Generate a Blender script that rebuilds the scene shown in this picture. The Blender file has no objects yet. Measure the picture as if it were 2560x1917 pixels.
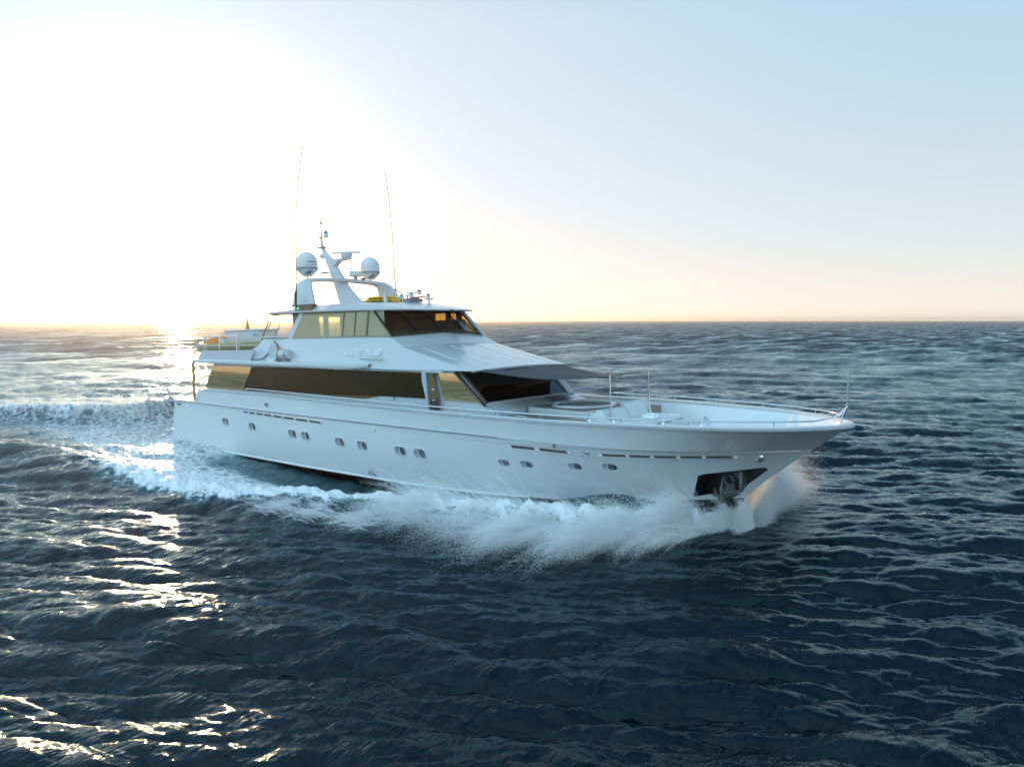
import bpy, bmesh, math, random
import numpy as np
from mathutils import Vector, Matrix, Euler

rad = math.radians
sc = bpy.context.scene
col = sc.collection
random.seed(7)
rng = np.random.default_rng(11)

# ------------------------------------------------------------------ camera, sky, sun, exposure
CAM = (37.2, -19.9, 6.1)
cam = bpy.data.objects.new('camera', bpy.data.cameras.new('camera'))
col.objects.link(cam)
cam.data.sensor_width = 36
cam.data.lens = 36 * 1776 / 2560
cam.data.clip_start = 0.1
cam.data.clip_end = 90000
cam.location = CAM
cam.rotation_euler = (rad(90 - 5.068), 0, rad(40))
sc.camera = cam

SUN_EL = rad(5.5)
SUN_AZ = rad(155.3)                      # counter-clockwise from +X
world = bpy.data.worlds.new('World')
sc.world = world
world.use_nodes = True
wn = world.node_tree
bg = wn.nodes['Background']
sky = wn.nodes.new('ShaderNodeTexSky')
sky.sky_type = 'NISHITA'
sky.sun_disc = False
sky.sun_elevation = SUN_EL
sky.sun_rotation = rad(90) - SUN_AZ
sky.air_density = 1.0
sky.dust_density = 2.0
sky.ozone_density = 4.0
SKY_ST = 0.06
tc = wn.nodes.new('ShaderNodeTexCoord')
sep = wn.nodes.new('ShaderNodeSeparateXYZ')
wn.links.new(tc.outputs['Generated'], sep.inputs[0])
def wmath(op, a, b=None):
    n = wn.nodes.new('ShaderNodeMath'); n.operation = op
    for i, v in enumerate((a, b)):
        if v is None: continue
        if isinstance(v, (int, float)): n.inputs[i].default_value = v
        else: wn.links.new(v, n.inputs[i])
    return n.outputs[0]
def wadd(prev, fac, c):
    m = wn.nodes.new('ShaderNodeMix'); m.data_type = 'RGBA'; m.blend_type = 'ADD'
    if isinstance(fac, (int, float)): m.inputs['Factor'].default_value = fac
    else: wn.links.new(fac, m.inputs['Factor'])
    wn.links.new(prev, m.inputs['A']); m.inputs['B'].default_value = (*[v / SKY_ST for v in c], 1)
    return m.outputs['Result']
up_ = wmath('ABSOLUTE', sep.outputs[2])
tint = wn.nodes.new('ShaderNodeMix'); tint.data_type = 'RGBA'; tint.blend_type = 'MULTIPLY'; tint.inputs['Factor'].default_value = 1
wn.links.new(sky.outputs[0], tint.inputs['A']); tint.inputs['B'].default_value = (.333, .333, .333, 1)
c_ = wadd(tint.outputs['Result'], 1.0, (.285, .598, .80))                    # pale blue air
c_ = wadd(c_, wmath('EXPONENT', wmath('MULTIPLY', up_, -4.0)), (.624, .26, .0))   # warm haze low over the horizon
def wmul(prev, fac, c):
    m = wn.nodes.new('ShaderNodeMix'); m.data_type = 'RGBA'; m.blend_type = 'MULTIPLY'
    wn.links.new(fac, m.inputs['Factor']); wn.links.new(prev, m.inputs['A']); m.inputs['B'].default_value = (*c, 1)
    return m.outputs['Result']
def wdot(v):
    n = wn.nodes.new('ShaderNodeVectorMath'); n.operation = 'DOT_PRODUCT'
    wn.links.new(tc.outputs['Generated'], n.inputs[0]); n.inputs[1].default_value = v
    return wmath('MAXIMUM', n.outputs['Value'], 0.0)
sunv = (math.cos(SUN_AZ) * math.cos(rad(9)), math.sin(SUN_AZ) * math.cos(rad(9)), math.sin(rad(9)))
c_ = wadd(c_, wmath('EXPONENT', wmath('MULTIPLY', up_, -25.0)), (.20, .12, .0))
c_ = wadd(c_, wmath('POWER', wdot(sunv), 4.0), (.32, .16, .10))
c_ = wadd(c_, wmath('POWER', wdot((math.cos(SUN_AZ), math.sin(SUN_AZ), .06)), 70.0), (2.6, 2.0, 1.35))           # wide aureole round the sun
zen = wn.nodes.new('ShaderNodeMapRange'); zen.interpolation_type = 'SMOOTHSTEP'
zen.inputs['From Min'].default_value = .36; zen.inputs['From Max'].default_value = .68
wn.links.new(sep.outputs[2], zen.inputs['Value'])
c_ = wmul(c_, zen.outputs['Result'], (.14, .27, .38))                       # deeper blue overhead
hull_fill = wn.nodes.new('ShaderNodeVectorMath'); hull_fill.operation = 'DOT_PRODUCT'
wn.links.new(tc.outputs['Generated'], hull_fill.inputs[0])
hull_fill.inputs[1].default_value = (math.cos(rad(264)) * .68, math.sin(rad(264)) * .68, .73)
hull_fill_f = wmath('MAXIMUM', hull_fill.outputs['Value'], 0.0)
c_ = wmul(c_, wmath('POWER', hull_fill_f, .5), (.60, .85, 1.0))
c_ = wadd(c_, hull_fill_f, (.68, 1.03, 1.20))     # bluish fill glow added high to starboard to brighten the hull
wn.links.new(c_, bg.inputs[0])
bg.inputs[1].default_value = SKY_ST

sun = bpy.data.objects.new('sun', bpy.data.lights.new('sun', 'SUN'))
col.objects.link(sun)
sun.data.energy = 4.6
sun.data.angle = rad(0.6)
sun.data.color = (1.0, 0.62, 0.27)
sd = Vector((math.cos(SUN_AZ) * math.cos(SUN_EL), math.sin(SUN_AZ) * math.cos(SUN_EL), math.sin(SUN_EL)))
sun.rotation_euler = sd.to_track_quat('Z', 'Y').to_euler()

sc.view_settings.view_transform = 'Standard'
sc.view_settings.look = 'None'
sc.view_settings.gamma = 1
sc.view_settings.exposure = 0
sc.cycles.max_bounces = 8
sc.cycles.glossy_bounces = 5
sc.cycles.transparent_max_bounces = 12
sc.cycles.sample_clamp_indirect = 6
sc.cycles.caustics_reflective = False

# ------------------------------------------------------------------ materials
def new_mat(name):
    m = bpy.data.materials.new(name)
    m.use_nodes = True
    return m, m.node_tree, m.node_tree.nodes['Principled BSDF']

def pbr(name, color, rough=0.5, metal=0.0, coat=0.0, noise=0.0, nscale=3.0, bump=0.0, bscale=40.0, spec=0.5):
    m, nt, b = new_mat(name)
    b.inputs['Base Color'].default_value = (*color, 1)
    b.inputs['Roughness'].default_value = rough
    b.inputs['Metallic'].default_value = metal
    b.inputs['Coat Weight'].default_value = coat
    b.inputs['Coat Roughness'].default_value = 0.06
    b.inputs['Specular IOR Level'].default_value = spec
    t = nt.nodes.new('ShaderNodeTexCoord')
    if noise > 0:
        n = nt.nodes.new('ShaderNodeTexNoise'); n.inputs['Scale'].default_value = nscale
        n.inputs['Detail'].default_value = 6
        nt.links.new(t.outputs['Object'], n.inputs['Vector'])
        mx = nt.nodes.new('ShaderNodeMix'); mx.data_type = 'RGBA'
        mx.inputs['A'].default_value = (*[c * (1 - noise) for c in color], 1)
        mx.inputs['B'].default_value = (*[min(1, c * (1 + noise)) for c in color], 1)
        nt.links.new(n.outputs[0], mx.inputs['Factor'])
        nt.links.new(mx.outputs['Result'], b.inputs['Base Color'])
    if bump > 0:
        n2 = nt.nodes.new('ShaderNodeTexNoise'); n2.inputs['Scale'].default_value = bscale
        nt.links.new(t.outputs['Object'], n2.inputs['Vector'])
        bp = nt.nodes.new('ShaderNodeBump'); bp.inputs['Strength'].default_value = 1
        bp.inputs['Distance'].default_value = bump
        nt.links.new(n2.outputs[0], bp.inputs['Height'])
        nt.links.new(bp.outputs[0], b.inputs['Normal'])
    return m

WHITE = pbr('white_gelcoat', (0.57, 0.60, 0.62), 0.28, coat=0.5, noise=0.02, nscale=0.6, bump=0.0006, bscale=1.3)
HULLW = pbr('hull_paint', (0.76, 0.78, 0.79), 0.22, coat=0.6, noise=0.03, nscale=0.4, bump=0.0012, bscale=0.9)
DECKW = pbr('nonskid_deck', (0.72, 0.73, 0.73), 0.6, noise=0.04, nscale=8)
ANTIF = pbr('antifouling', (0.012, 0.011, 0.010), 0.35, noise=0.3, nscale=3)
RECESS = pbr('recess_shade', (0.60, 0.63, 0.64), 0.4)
DARK = pbr('black_rubber', (0.012, 0.011, 0.011), 0.4)
BROWN = pbr('bronze_frame', (0.16, 0.11, 0.075), 0.35, metal=0.3)
TANFR = pbr('tan_frame', (0.36, 0.30, 0.21), 0.4, metal=0.2)
STEEL = pbr('stainless_steel', (0.72, 0.72, 0.72), 0.12, metal=1.0)
TEAK = pbr('teak_deck', (0.27, 0.235, 0.20), 0.6, noise=0.25, nscale=5)
POLEM = pbr('gold_lit_pole', (0.42, 0.30, 0.16), 0.3, metal=.6)  # steel pole with the golden sunlight on it put into its colour
TEAK2 = pbr('varnished_teak', (0.34, 0.20, 0.08), 0.35, noise=0.3, nscale=6)
CUSH = pbr('vinyl_cushion', (0.66, 0.70, 0.73), 0.55, bump=0.002, bscale=25)
SPA = pbr('spa_cover', (0.22, 0.33, 0.38), 0.85, noise=0.12, nscale=2.5, bump=0.004, bscale=8)
FABRIC = pbr('awning_mesh', (0.055, 0.062, 0.072), 0.85, noise=0.2, nscale=1.5)
DOMEW = pbr('radome_white', (0.74, 0.76, 0.78), 0.35)
DOMEG = pbr('radome_grey', (0.30, 0.30, 0.30), 0.5)
YELLOW = pbr('yellow_plastic', (0.85, 0.48, 0.02), 0.4, noise=0.1, nscale=8)
ORANGE = pbr('orange_fabric', (0.85, 0.26, 0.03), 0.7)
KHAKI = pbr('khaki_tube', (0.34, 0.28, 0.14), 0.55, noise=0.1)
INTER = pbr('interior_panel', (0.20, 0.16, 0.11), 0.6, noise=0.15)
SEATM = pbr('seat_leather', (0.24, 0.13, 0.07), 0.5)
GREYM = pbr('grey_metal', (0.25, 0.26, 0.28), 0.4, metal=0.6)
LOUV = pbr('louvre_dark', (0.05, 0.035, 0.03), 0.5)
LETTER = pbr('letter_white', (1.0, 1.0, 1.0), 0.25, coat=0.4)
INK = pbr('print_ink', (0.08, 0.09, 0.14), 0.6)
GALV = pbr('anchor_iron', (0.10, 0.10, 0.09), 0.4, metal=0.7, noise=0.4, nscale=10)

WHIPM = pbr('whip_fibreglass', (0.10, 0.075, 0.045), 0.5)
def glass_mirror(name, color, rough=0.015, wav=0.0006):
    m, nt, b = new_mat(name)
    b.inputs['Base Color'].default_value = (*color, 1)
    b.inputs['Metallic'].default_value = 1
    b.inputs['Roughness'].default_value = rough
    t = nt.nodes.new('ShaderNodeTexCoord')
    n = nt.nodes.new('ShaderNodeTexNoise'); n.inputs['Scale'].default_value = 0.9; n.inputs['Detail'].default_value = 1
    nt.links.new(t.outputs['Object'], n.inputs['Vector'])
    bp = nt.nodes.new('ShaderNodeBump'); bp.inputs['Strength'].default_value = 1
    bp.inputs['Distance'].default_value = wav
    nt.links.new(n.outputs[0], bp.inputs['Height'])
    nt.links.new(bp.outputs[0], b.inputs['Normal'])
    return m

GLASS_MAIN = glass_mirror('bronze_mirror_glass', (0.062, 0.040, 0.019))
GLASS_TAN = glass_mirror('bronze_glass_sky_tone', (0.56, 0.35, 0.17))  # brighter copy of the bronze glass, reflected sky put into its colour
GLASS_FRONT = glass_mirror('black_mirror_glass', (0.16, 0.16, 0.17))

def glass_see(name, tint, refl, fac):
    m = bpy.data.materials.new(name); m.use_nodes = True
    nt = m.node_tree; nt.nodes.clear()
    out = nt.nodes.new('ShaderNodeOutputMaterial')
    tr = nt.nodes.new('ShaderNodeBsdfTransparent'); tr.inputs[0].default_value = (*tint, 1)
    gl = nt.nodes.new('ShaderNodeBsdfGlossy'); gl.inputs[0].default_value = (*refl, 1); gl.inputs['Roughness'].default_value = 0.02
    mx = nt.nodes.new('ShaderNodeMixShader'); mx.inputs[0].default_value = fac
    lw = nt.nodes.new('ShaderNodeLayerWeight'); lw.inputs[0].default_value = .5
    pw = nt.nodes.new('ShaderNodeMath'); pw.operation = 'POWER'; pw.inputs[1].default_value = 4
    nt.links.new(lw.outputs['Facing'], pw.inputs[0])
    ma = nt.nodes.new('ShaderNodeMath'); ma.operation = 'ADD'; ma.inputs[1].default_value = fac
    ma.use_clamp = True
    nt.links.new(pw.outputs[0], ma.inputs[0])
    nt.links.new(ma.outputs[0], mx.inputs[0])
    nt.links.new(tr.outputs[0], mx.inputs[1]); nt.links.new(gl.outputs[0], mx.inputs[2])
    nt.links.new(mx.outputs[0], out.inputs[0])
    return m

GLASS_BRIDGE = glass_see('tan_tinted_glass', (0.75, 0.62, 0.27), (0.44, 0.41, 0.29), 0.52)
GLASS_WIND = glass_see('windscreen_glass', (0.88, 0.74, 0.38), (0.6, 0.65, 0.8), 0.13)
GLASS_CLEAR = glass_see('clear_vinyl', (0.93, 0.92, 0.88), (0.9, 0.9, 0.9), 0.02)

# ------------------------------------------------------------------ mesh helpers
def link(name, me, mat, parent=None, smooth=False):
    o = bpy.data.objects.new(name, me)
    col.objects.link(o)
    if mat: 
        for mm in (mat if isinstance(mat, (list, tuple)) else [mat]): me.materials.append(mm)
    if parent: o.parent = parent
    if smooth:
        for p in me.polygons: p.use_smooth = True
    return o

class MB:
    def __init__(s): s.v = []; s.f = []
    def add(s, verts, faces):
        n = len(s.v); s.v += [tuple(map(float, p)) for p in verts]; s.f += [tuple(i + n for i in f) for f in faces]
        return s
    def box(s, x0, x1, y0, y1, z0, z1):
        v = [(x, y, z) for x in (x0, x1) for y in (y0, y1) for z in (z0, z1)]
        return s.add(v, [(0, 1, 3, 2), (4, 6, 7, 5), (0, 4, 5, 1), (2, 3, 7, 6), (0, 2, 6, 4), (1, 5, 7, 3)])
    def slab(s, pts, off):
        """closed prism: polygon pts (3D) and the same moved by off"""
        n = len(pts); q = [tuple(np.array(p) + np.array(off)) for p in pts]
        f = [tuple(range(n)), tuple(reversed(range(n, 2 * n)))] + [(i, n + i, n + (i + 1) % n, (i + 1) % n) for i in range(n)]
        return s.add(list(pts) + q, f)
    def tube(s, pts, r, n=10, caps=True):
        pts = [Vector(p) for p in pts]; rs = r if isinstance(r, (list, tuple)) else [r] * len(pts)
        v = []; f = []; prev = None
        for i, p in enumerate(pts):
            d = (pts[min(i + 1, len(pts) - 1)] - pts[max(i - 1, 0)]).normalized()
            a = prev - d * prev.dot(d) if prev else (Vector((0, 0, 1)).cross(d) if abs(d.z) < 0.9 else Vector((1, 0, 0)).cross(d))
            a.normalize(); prev = a; b = d.cross(a)
            for k in range(n):
                t = 2 * math.pi * k / n
                v.append(p + (a * math.cos(t) + b * math.sin(t)) * rs[i])
        for i in range(len(pts) - 1):
            for k in range(n):
                f.append((i * n + k, i * n + (k + 1) % n, (i + 1) * n + (k + 1) % n, (i + 1) * n + k))
        if caps: f += [tuple(reversed(range(n))), tuple(range((len(pts) - 1) * n, len(pts) * n))]
        return s.add(v, f)
    def lathe(s, prof, c=(0, 0, 0), n=28, axis='Z'):
        v = []; f = []
        for r, h in prof:
            for k in range(n):
                t = 2 * math.pi * k / n; a, b = r * math.cos(t), r * math.sin(t)
                v.append((c[0] + a, c[1] + b, c[2] + h) if axis == 'Z' else ((c[0] + h, c[1] + a, c[2] + b) if axis == 'X' else (c[0] + a, c[1] + h, c[2] + b)))
        m = len(prof)
        for i in range(m - 1):
            for k in range(n):
                f.append((i * n + k, i * n + (k + 1) % n, (i + 1) * n + (k + 1) % n, (i + 1) * n + k))
        f += [tuple(reversed(range(n))), tuple(range((m - 1) * n, m * n))]
        return s.add(v, f)
    def grid(s, rows, closed=False):
        nr, nc = len(rows), len(rows[0]); v = [p for r_ in rows for p in r_]
        f = [(i * nc + j, i * nc + (j + 1) % nc, (i + 1) * nc + (j + 1) % nc, (i + 1) * nc + j)
             for i in range(nr - 1) for j in range(nc if closed else nc - 1)]
        return s.add(v, f)
    def mirror(s):
        n = len(s.v); s.v += [(x, -y, z) for x, y, z in s.v]; s.f += [tuple(reversed([i + n for i in f])) for f in s.f]
        return s
    def comps(s):
        p = list(range(len(s.v)))
        def fd(a):
            while p[a] != a: p[a] = p[p[a]]; a = p[a]
            return a
        for f in s.f:
            for q in f[1:]: p[fd(q)] = fd(f[0])
        g = {}
        for f in s.f: g.setdefault(fd(f[0]), []).append(f)
        out = []
        for fs in g.values():
            ids = sorted({i for f in fs for i in f}); mp_ = {a: b for b, a in enumerate(ids)}
            m_ = MB(); m_.v = [s.v[i] for i in ids]; m_.f = [tuple(mp_[i] for i in f) for f in fs]; out.append(m_)
        return out
    def pieces(s, name, mat, parent=None, **k):
        r_ = None
        for c in s.comps(): r_ = r_ or c.build(name, mat, parent, **k) if r_ is None else (c.build(name, mat, parent, **k), r_)[1]
        return r_
    def build(s, name, mat, parent=None, smooth=False, bevel=0.0, seg=2, weld=True, solid=0.0):
        me = bpy.data.meshes.new(name)
        me.from_pydata(s.v, [], s.f); me.update()
        bm = bmesh.new(); bm.from_mesh(me)
        if weld: bmesh.ops.remove_doubles(bm, verts=bm.verts, dist=1e-5)
        bmesh.ops.recalc_face_normals(bm, faces=bm.faces)
        bm.to_mesh(me); bm.free()
        o = link(name, me, mat, parent, smooth)
        if solid:
            m_ = o.modifiers.new('solid', 'SOLIDIFY'); m_.thickness = solid; m_.offset = 0
        if bevel > 0:
            b = o.modifiers.new('bevel', 'BEVEL'); b.width = bevel; b.segments = seg; b.limit_method = 'ANGLE'; b.angle_limit = rad(35)
        if smooth:
            set_auto(o)
        return o

def set_auto(o, ang=35):
    me = o.data
    bm = bmesh.new(); bm.from_mesh(me)
    for e in bm.edges:
        if len(e.link_faces) == 2 and e.calc_face_angle(0) > rad(ang): e.smooth = False
    bm.to_mesh(me); bm.free()

def tag(o, label, cat, group=None, kind=None):
    if label: o['label'] = label
    if cat: o['category'] = cat
    if group: o['group'] = group
    if kind: o['kind'] = kind
    return o

TRIM = rad(1.5)
ROT = Matrix.Rotation(-TRIM, 4, 'Y')
def empty(name, loc=(0, 0, 0)):
    o = bpy.data.objects.new(name, None); col.objects.link(o)
    o.location = ROT @ Vector(loc); o.rotation_euler = (0, -TRIM, 0)
    o.empty_display_size = 0.3
    return o

def ip(x, xs, ys): return float(np.interp(x, xs, ys))

# ------------------------------------------------------------------ THE YACHT
Y = empty('motor_yacht')
tag(Y, 'large white motor yacht with bronze windows running at speed through the sea', 'yacht')

GX = [0, 4, 10, 16, 22, 24, 25, 26, 27, 28, 29, 30, 31, 31.5, 31.9, 32.15, 32.25]
GB = [3.38, 3.47, 3.56, 3.62, 3.66, 3.64, 3.58, 3.43, 3.22, 2.97, 2.68, 2.28, 1.66, 1.2, .75, .35, 0]
KX = [0, 4, 10, 16, 20, 23, 25, 26, 27, 28, 29, 30, 30.7, 31.1, 31.3]
KB = [3.34, 3.43, 3.52, 3.56, 3.53, 3.45, 3.25, 3.05, 2.76, 2.36, 1.82, 1.14, .52, .17, 0]
CX = [0, 6, 12, 18, 22, 24, 26, 28, 28.8, 29.35]
CB = [3.12, 3.22, 3.22, 3.02, 2.6, 2.2, 1.6, .8, .38, 0]
def gz(x): return ip(x, [0, 3.3, 3.7, 9, 12, 16, 20, 24, 32.3], [2.10, 2.12, 2.70, 2.69, 2.65, 2.59, 2.53, 2.52, 2.50])
def kz(x): return ip(x, [0, 3, 15, 23, 28, 31.3], [2.03, 2.04, 1.95, 1.90, 1.80, 1.83])
def cz(x): return ip(x, [0, 20, 24, 27, 29.35], [-.22, -.24, -.14, 0.02, .20])
STEM = [(28.0, -1.0), (28.75, -.45), (29.35, .20), (30.01, .80), (30.79, 1.43), (31.3, 1.83), (32.06, 2.4), (32.25, 2.5)]
sx = [p[0] for p in STEM]; sz = [p[1] for p in STEM]
NT = 90
tt = [1 - (1 - k / NT) ** 1.35 for k in range(NT + 1)]

# lower hull: keel, chine, levels, knuckle
LV = 9
def hull_row(t):
    row = []
    for j in range(LV + 1):
        s = j / LV
        xe = ip(ip(s, [0, 1], [.20, 1.83]), sz, sx)
        xs = -.18 + s * 1.08
        x = xs + (xe - xs) * t
        u = x  # same station for both level curves, scaled to each curve's own end
        xc = -.18 + (29.35 + .18) * t; xk = .9 + (31.3 - .9) * t
        b0 = ip(xc, CX, CB); b1 = ip(xk, KX, KB)
        p = 1 + .55 * max(0, (t - .55) / .45)
        b = b0 + (b1 - b0) * s ** p
        z = cz(xc) * (1 - s) + kz(xk) * s
        row.append((x, -b, z))
    return row
rows = [hull_row(t) for t in tt]
mb = MB(); mb.grid(rows)
kn = [r_[-1] for r_ in rows]; ch = [r_[0] for r_ in rows]
mb.mirror()
# lid and floor so that the solid closes
mb.grid([[p, (p[0], -p[1], p[2])] for p in kn])
mb.grid([[p, (p[0], -p[1], p[2])] for p in ch])
tr = rows[0]
mb.grid([[p, (p[0], -p[1], p[2])] for p in tr])
hull = mb.build('hull', [HULLW, RECESS, ANTIF], Y)

HYC = {}
def hull_y(x, z):
    """half breadth of the lower hull at local x, z"""
    k = round(z, 3)
    if k not in HYC:
        HYC[k] = ([float(np.interp(z, [p[2] for p in r_], [p[0] for p in r_])) for r_ in rows], [float(np.interp(z, [p[2] for p in r_], [-p[1] for p in r_])) for r_ in rows])
    return float(np.interp(x, *HYC[k]))

def rrect(cx, cz_, w, h, r, n=6, slope=0.0):
    pts = []
    for qx, qz, a0 in ((1, 1, 0), (-1, 1, 90), (-1, -1, 180), (1, -1, 270)):
        for k in range(n + 1):
            a = rad(a0 + 90 * k / n)
            x = cx + qx * (w / 2 - r) + r * math.cos(a); z = cz_ + qz * (h / 2 - r) + r * math.sin(a)
            pts.append((x, z + slope * (x - cx)))
    return pts

cutters = []
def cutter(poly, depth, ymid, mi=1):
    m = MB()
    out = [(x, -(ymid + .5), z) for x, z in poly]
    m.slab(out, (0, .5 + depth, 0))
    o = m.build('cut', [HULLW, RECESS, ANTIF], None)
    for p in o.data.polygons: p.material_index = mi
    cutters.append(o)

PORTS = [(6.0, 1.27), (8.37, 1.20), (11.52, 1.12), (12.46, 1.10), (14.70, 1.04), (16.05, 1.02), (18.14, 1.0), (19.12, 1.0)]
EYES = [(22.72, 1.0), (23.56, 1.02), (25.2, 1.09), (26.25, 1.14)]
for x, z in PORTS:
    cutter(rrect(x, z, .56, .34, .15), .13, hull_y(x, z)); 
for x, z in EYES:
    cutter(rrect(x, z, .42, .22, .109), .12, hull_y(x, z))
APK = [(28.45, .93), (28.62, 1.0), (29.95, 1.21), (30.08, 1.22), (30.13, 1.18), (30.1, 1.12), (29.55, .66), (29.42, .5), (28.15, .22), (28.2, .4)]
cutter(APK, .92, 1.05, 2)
bpy.context.view_layer.update()
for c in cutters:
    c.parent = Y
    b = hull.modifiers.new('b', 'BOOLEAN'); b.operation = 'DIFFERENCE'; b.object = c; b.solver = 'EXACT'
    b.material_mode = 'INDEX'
bpy.context.view_layer.update()
dg = bpy.context.evaluated_depsgraph_get()
me = bpy.data.meshes.new_from_object(hull.evaluated_get(dg))
hull.modifiers.clear(); old = hull.data; hull.data = me; me.name = 'hull'
for c in cutters: bpy.data.objects.remove(c)
for p in hull.data.polygons: p.use_smooth = True
set_auto(hull, 28)

for x, z in PORTS:
    y = hull_y(x, z)
    ps = rrect(x + .06, z, .44, .30, .13)
    g = MB().slab([(a, -(y - .118), b) for a, b in ps], (0, .02, 0)).build('porthole', GLASS_FRONT, Y)
    rim_o = rrect(x, z, .60, .38, .165); rim_i = rrect(x, z, .555, .335, .148)
    m = MB(); m.grid([[(a, -hull_y(a, b) - .012, b) for a, b in rim_o], [(a, -hull_y(a, b) - .014, b) for a, b in rim_i]], closed=True)
    m.build('rim', HULLW, g, solid=.02)
for x, z in EYES:
    y = hull_y(x, z)
    ps = rrect(x + .04, z, .30, .18, .085)
    MB().slab([(a, -(y - .10), b) for a, b in ps], (0, .02, 0)).build('porthole', GLASS_FRONT, Y)

# bottom (antifouled) and white boot moulding
m = MB()
br = []
for t in tt:
    xc = -.18 + 29.53 * t; xk = -.1 + 28.6 * t
    kb = ip(t, [0, .8, .93, 1], [-1.1, -1.35, -1.1, -.62])
    b0 = ip(xc, CX, CB) - .015
    br.append([(xc, -max(b0, 0), cz(xc) - .004), (xc - .02, -max(b0 - .1, 0), cz(xc) - .12), ((xc + xk) / 2, -max(b0 * .6, 0), (cz(xc) + kb) * .5 - .12), (xk, 0, kb)])
m.grid(br).mirror().build('hull_bottom', ANTIF, Y, smooth=True)
m = MB(); rr = []
for t in tt:
    if t > .8: break
    xc = -.18 + 29.53 * t; b0 = ip(xc, CX, CB); z0 = cz(xc)
    rr.append([(xc, -b0 + .03, z0 + .07), (xc, -b0 - .035, z0 + .045), (xc, -b0 - .045, z0), (xc, -b0 - .01, z0 - .035), (xc, -b0 + .06, z0 - .03)])
m.grid(rr).mirror().pieces('chine_moulding', HULLW, Y, smooth=True)

# bulwark above the knuckle
rowsb = []
for t in tt:
    xk = .9 + 30.4 * t; xg = .95 + (32.22 - .95) * t
    k_ = ip(xk, KX, KB) + .025 + .05 * max(0, min(1, (xk - 22) / 5)) * (1 if xk < 30 else max(0, (31.3 - xk) / 1.3)); g = ip(xg, GX, GB); z0 = kz(xk) - .02; z1 = gz(xg)
    if t > .999: k_ = 0.0; g = 0.0
    r_ = []
    for j in range(6):
        s = j / 5
        r_.append((xk + (xg - xk) * s, -(k_ + (g - k_) * s ** 1.15), z0 + (z1 - z0) * s))
    gi = max(g - .17, 0)
    r_.append((xg - (.05 if t > .99 else 0), -gi, z1))
    r_.append((min(xk - .1 * (t > .9), 30.7), -max(k_ - .16, 0), 1.74))
    rowsb.append(r_)
bul = MB().grid(rowsb).mirror().build('bulwark', HULLW, Y, smooth=True)
set_auto(bul, 25)
# rub rail along the knuckle and the moulded step forward of it
m = MB(); rr = []
for k in range(120):
    x = .92 + (23.5 - .92) * k / 119
    b = ip(x, KX, KB); z = kz(x); w = .05 if k < 118 else .02
    rr.append([(x, -b + .02, z + .045), (x, -b - w * .7, z + .05), (x, -b - w, z + .02), (x, -b - w, z - .03), (x, -b - w * .5, z - .05), (x, -b + .02, z - .045)])
m.grid(rr, closed=True); m.f += [(0, 1, 2, 3, 4, 5), tuple(119 * 6 + i for i in range(6))]
m.mirror().pieces('rub_rail', WHITE, Y, smooth=True)
m = MB(); rr = []
for k in range(101):
    x = 1.0 + 21.9 * k / 100
    b = ip(x, KX, KB) + .052; z = kz(x) - .012
    rr.append([(x, -b, z + .013), (x, -b - .012, z + .008), (x, -b - .012, z - .008), (x, -b, z - .013)])
m.grid(rr, closed=True).mirror().pieces('rub_strip', GREYM, Y)

# gunwale cap
m = MB(); rr = []
caps = [t for t in tt if .95 + 31.27 * t > 3.9]
for t in caps:
    xg = .95 + 31.27 * t; g = ip(xg, GX, GB); z1 = gz(xg)
    if t > .999: xg += .04; g = 0
    o_ = .045 + .02 * max(0, (xg - 24) / 8)
    inn = max(g - .20, 0)
    rr.append([(xg, -max(g + o_ - .015, 0), z1 - .05), (xg, -(g + o_), z1 - .02), (xg, -(g + o_), z1 + .03), (xg, -max(g + o_ - .04, 0), z1 + .062), (xg, -max(g - .08, 0), z1 + .068), (xg, -inn, z1 + .05), (xg, -inn, z1 - .03)])
m.grid(rr, closed=True).mirror().build('gunwale_cap', WHITE, Y, smooth=True)
# solid bow nose block
nose = MB().lathe([(0.02, -.1), (.13, -.09), (.2, -.03), (.2, .03), (.16, .075), (.02, .085)], (32.1, 0, 2.5), 20).build('bow_fitting', WHITE, Y, smooth=True)

# decks
def deck_poly(x0, x1, z, inset, n=40):
    xs_ = [x0 + (x1 - x0) * k / n for k in range(n + 1)]
    return [[(x, -(max(min(ip(x, KX, KB), ip(x, GX, GB)) - inset, .02)), z), (x, 0, z + .03), (x, max(min(ip(x, KX, KB), ip(x, GX, GB)) - inset, .02), z)] for x in xs_]
MB().grid(deck_poly(1.0, 31.0, 1.72, .05)).build('main_deck', DECKW, Y, smooth=True)
m = MB().grid(deck_poly(19.0, 24.9, 2.36, .02, 12))
m.grid([[(24.9, -3.3, z), (24.9, 3.3, z)] for z in (2.36, 1.7)])
m.build('raised_foredeck', TEAK, Y)
mcl = MB()
for k in range(-24, 25):          # caulking lines laid fore and aft
    y = k * .14
    mcl.box(19.5, 24.88, y - .006, y + .006, 2.389 - abs(y) * .0095, 2.394 - abs(y) * .0095)
mcl.build('deck_caulking', DARK, Y)
# aft cockpit shelf beside the house (hull side runs up flush to the windows)
m = MB().slab([(3.6, -3.46, 2.70), (9.6, -3.5, 2.69), (9.6, -2.95, 2.72), (3.6, -3.1, 2.73)], (0, 0, -.05)).mirror()
m.pieces('side_shelf', WHITE, Y)
m = MB().slab([(3.43, -3.47, 2.05), (3.75, -3.46, 2.72), (3.75, -3.0, 2.72), (3.43, -3.0, 2.05)], (.06, 0, 0)).mirror()
m.pieces('bulwark_end', WHITE, Y)
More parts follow.
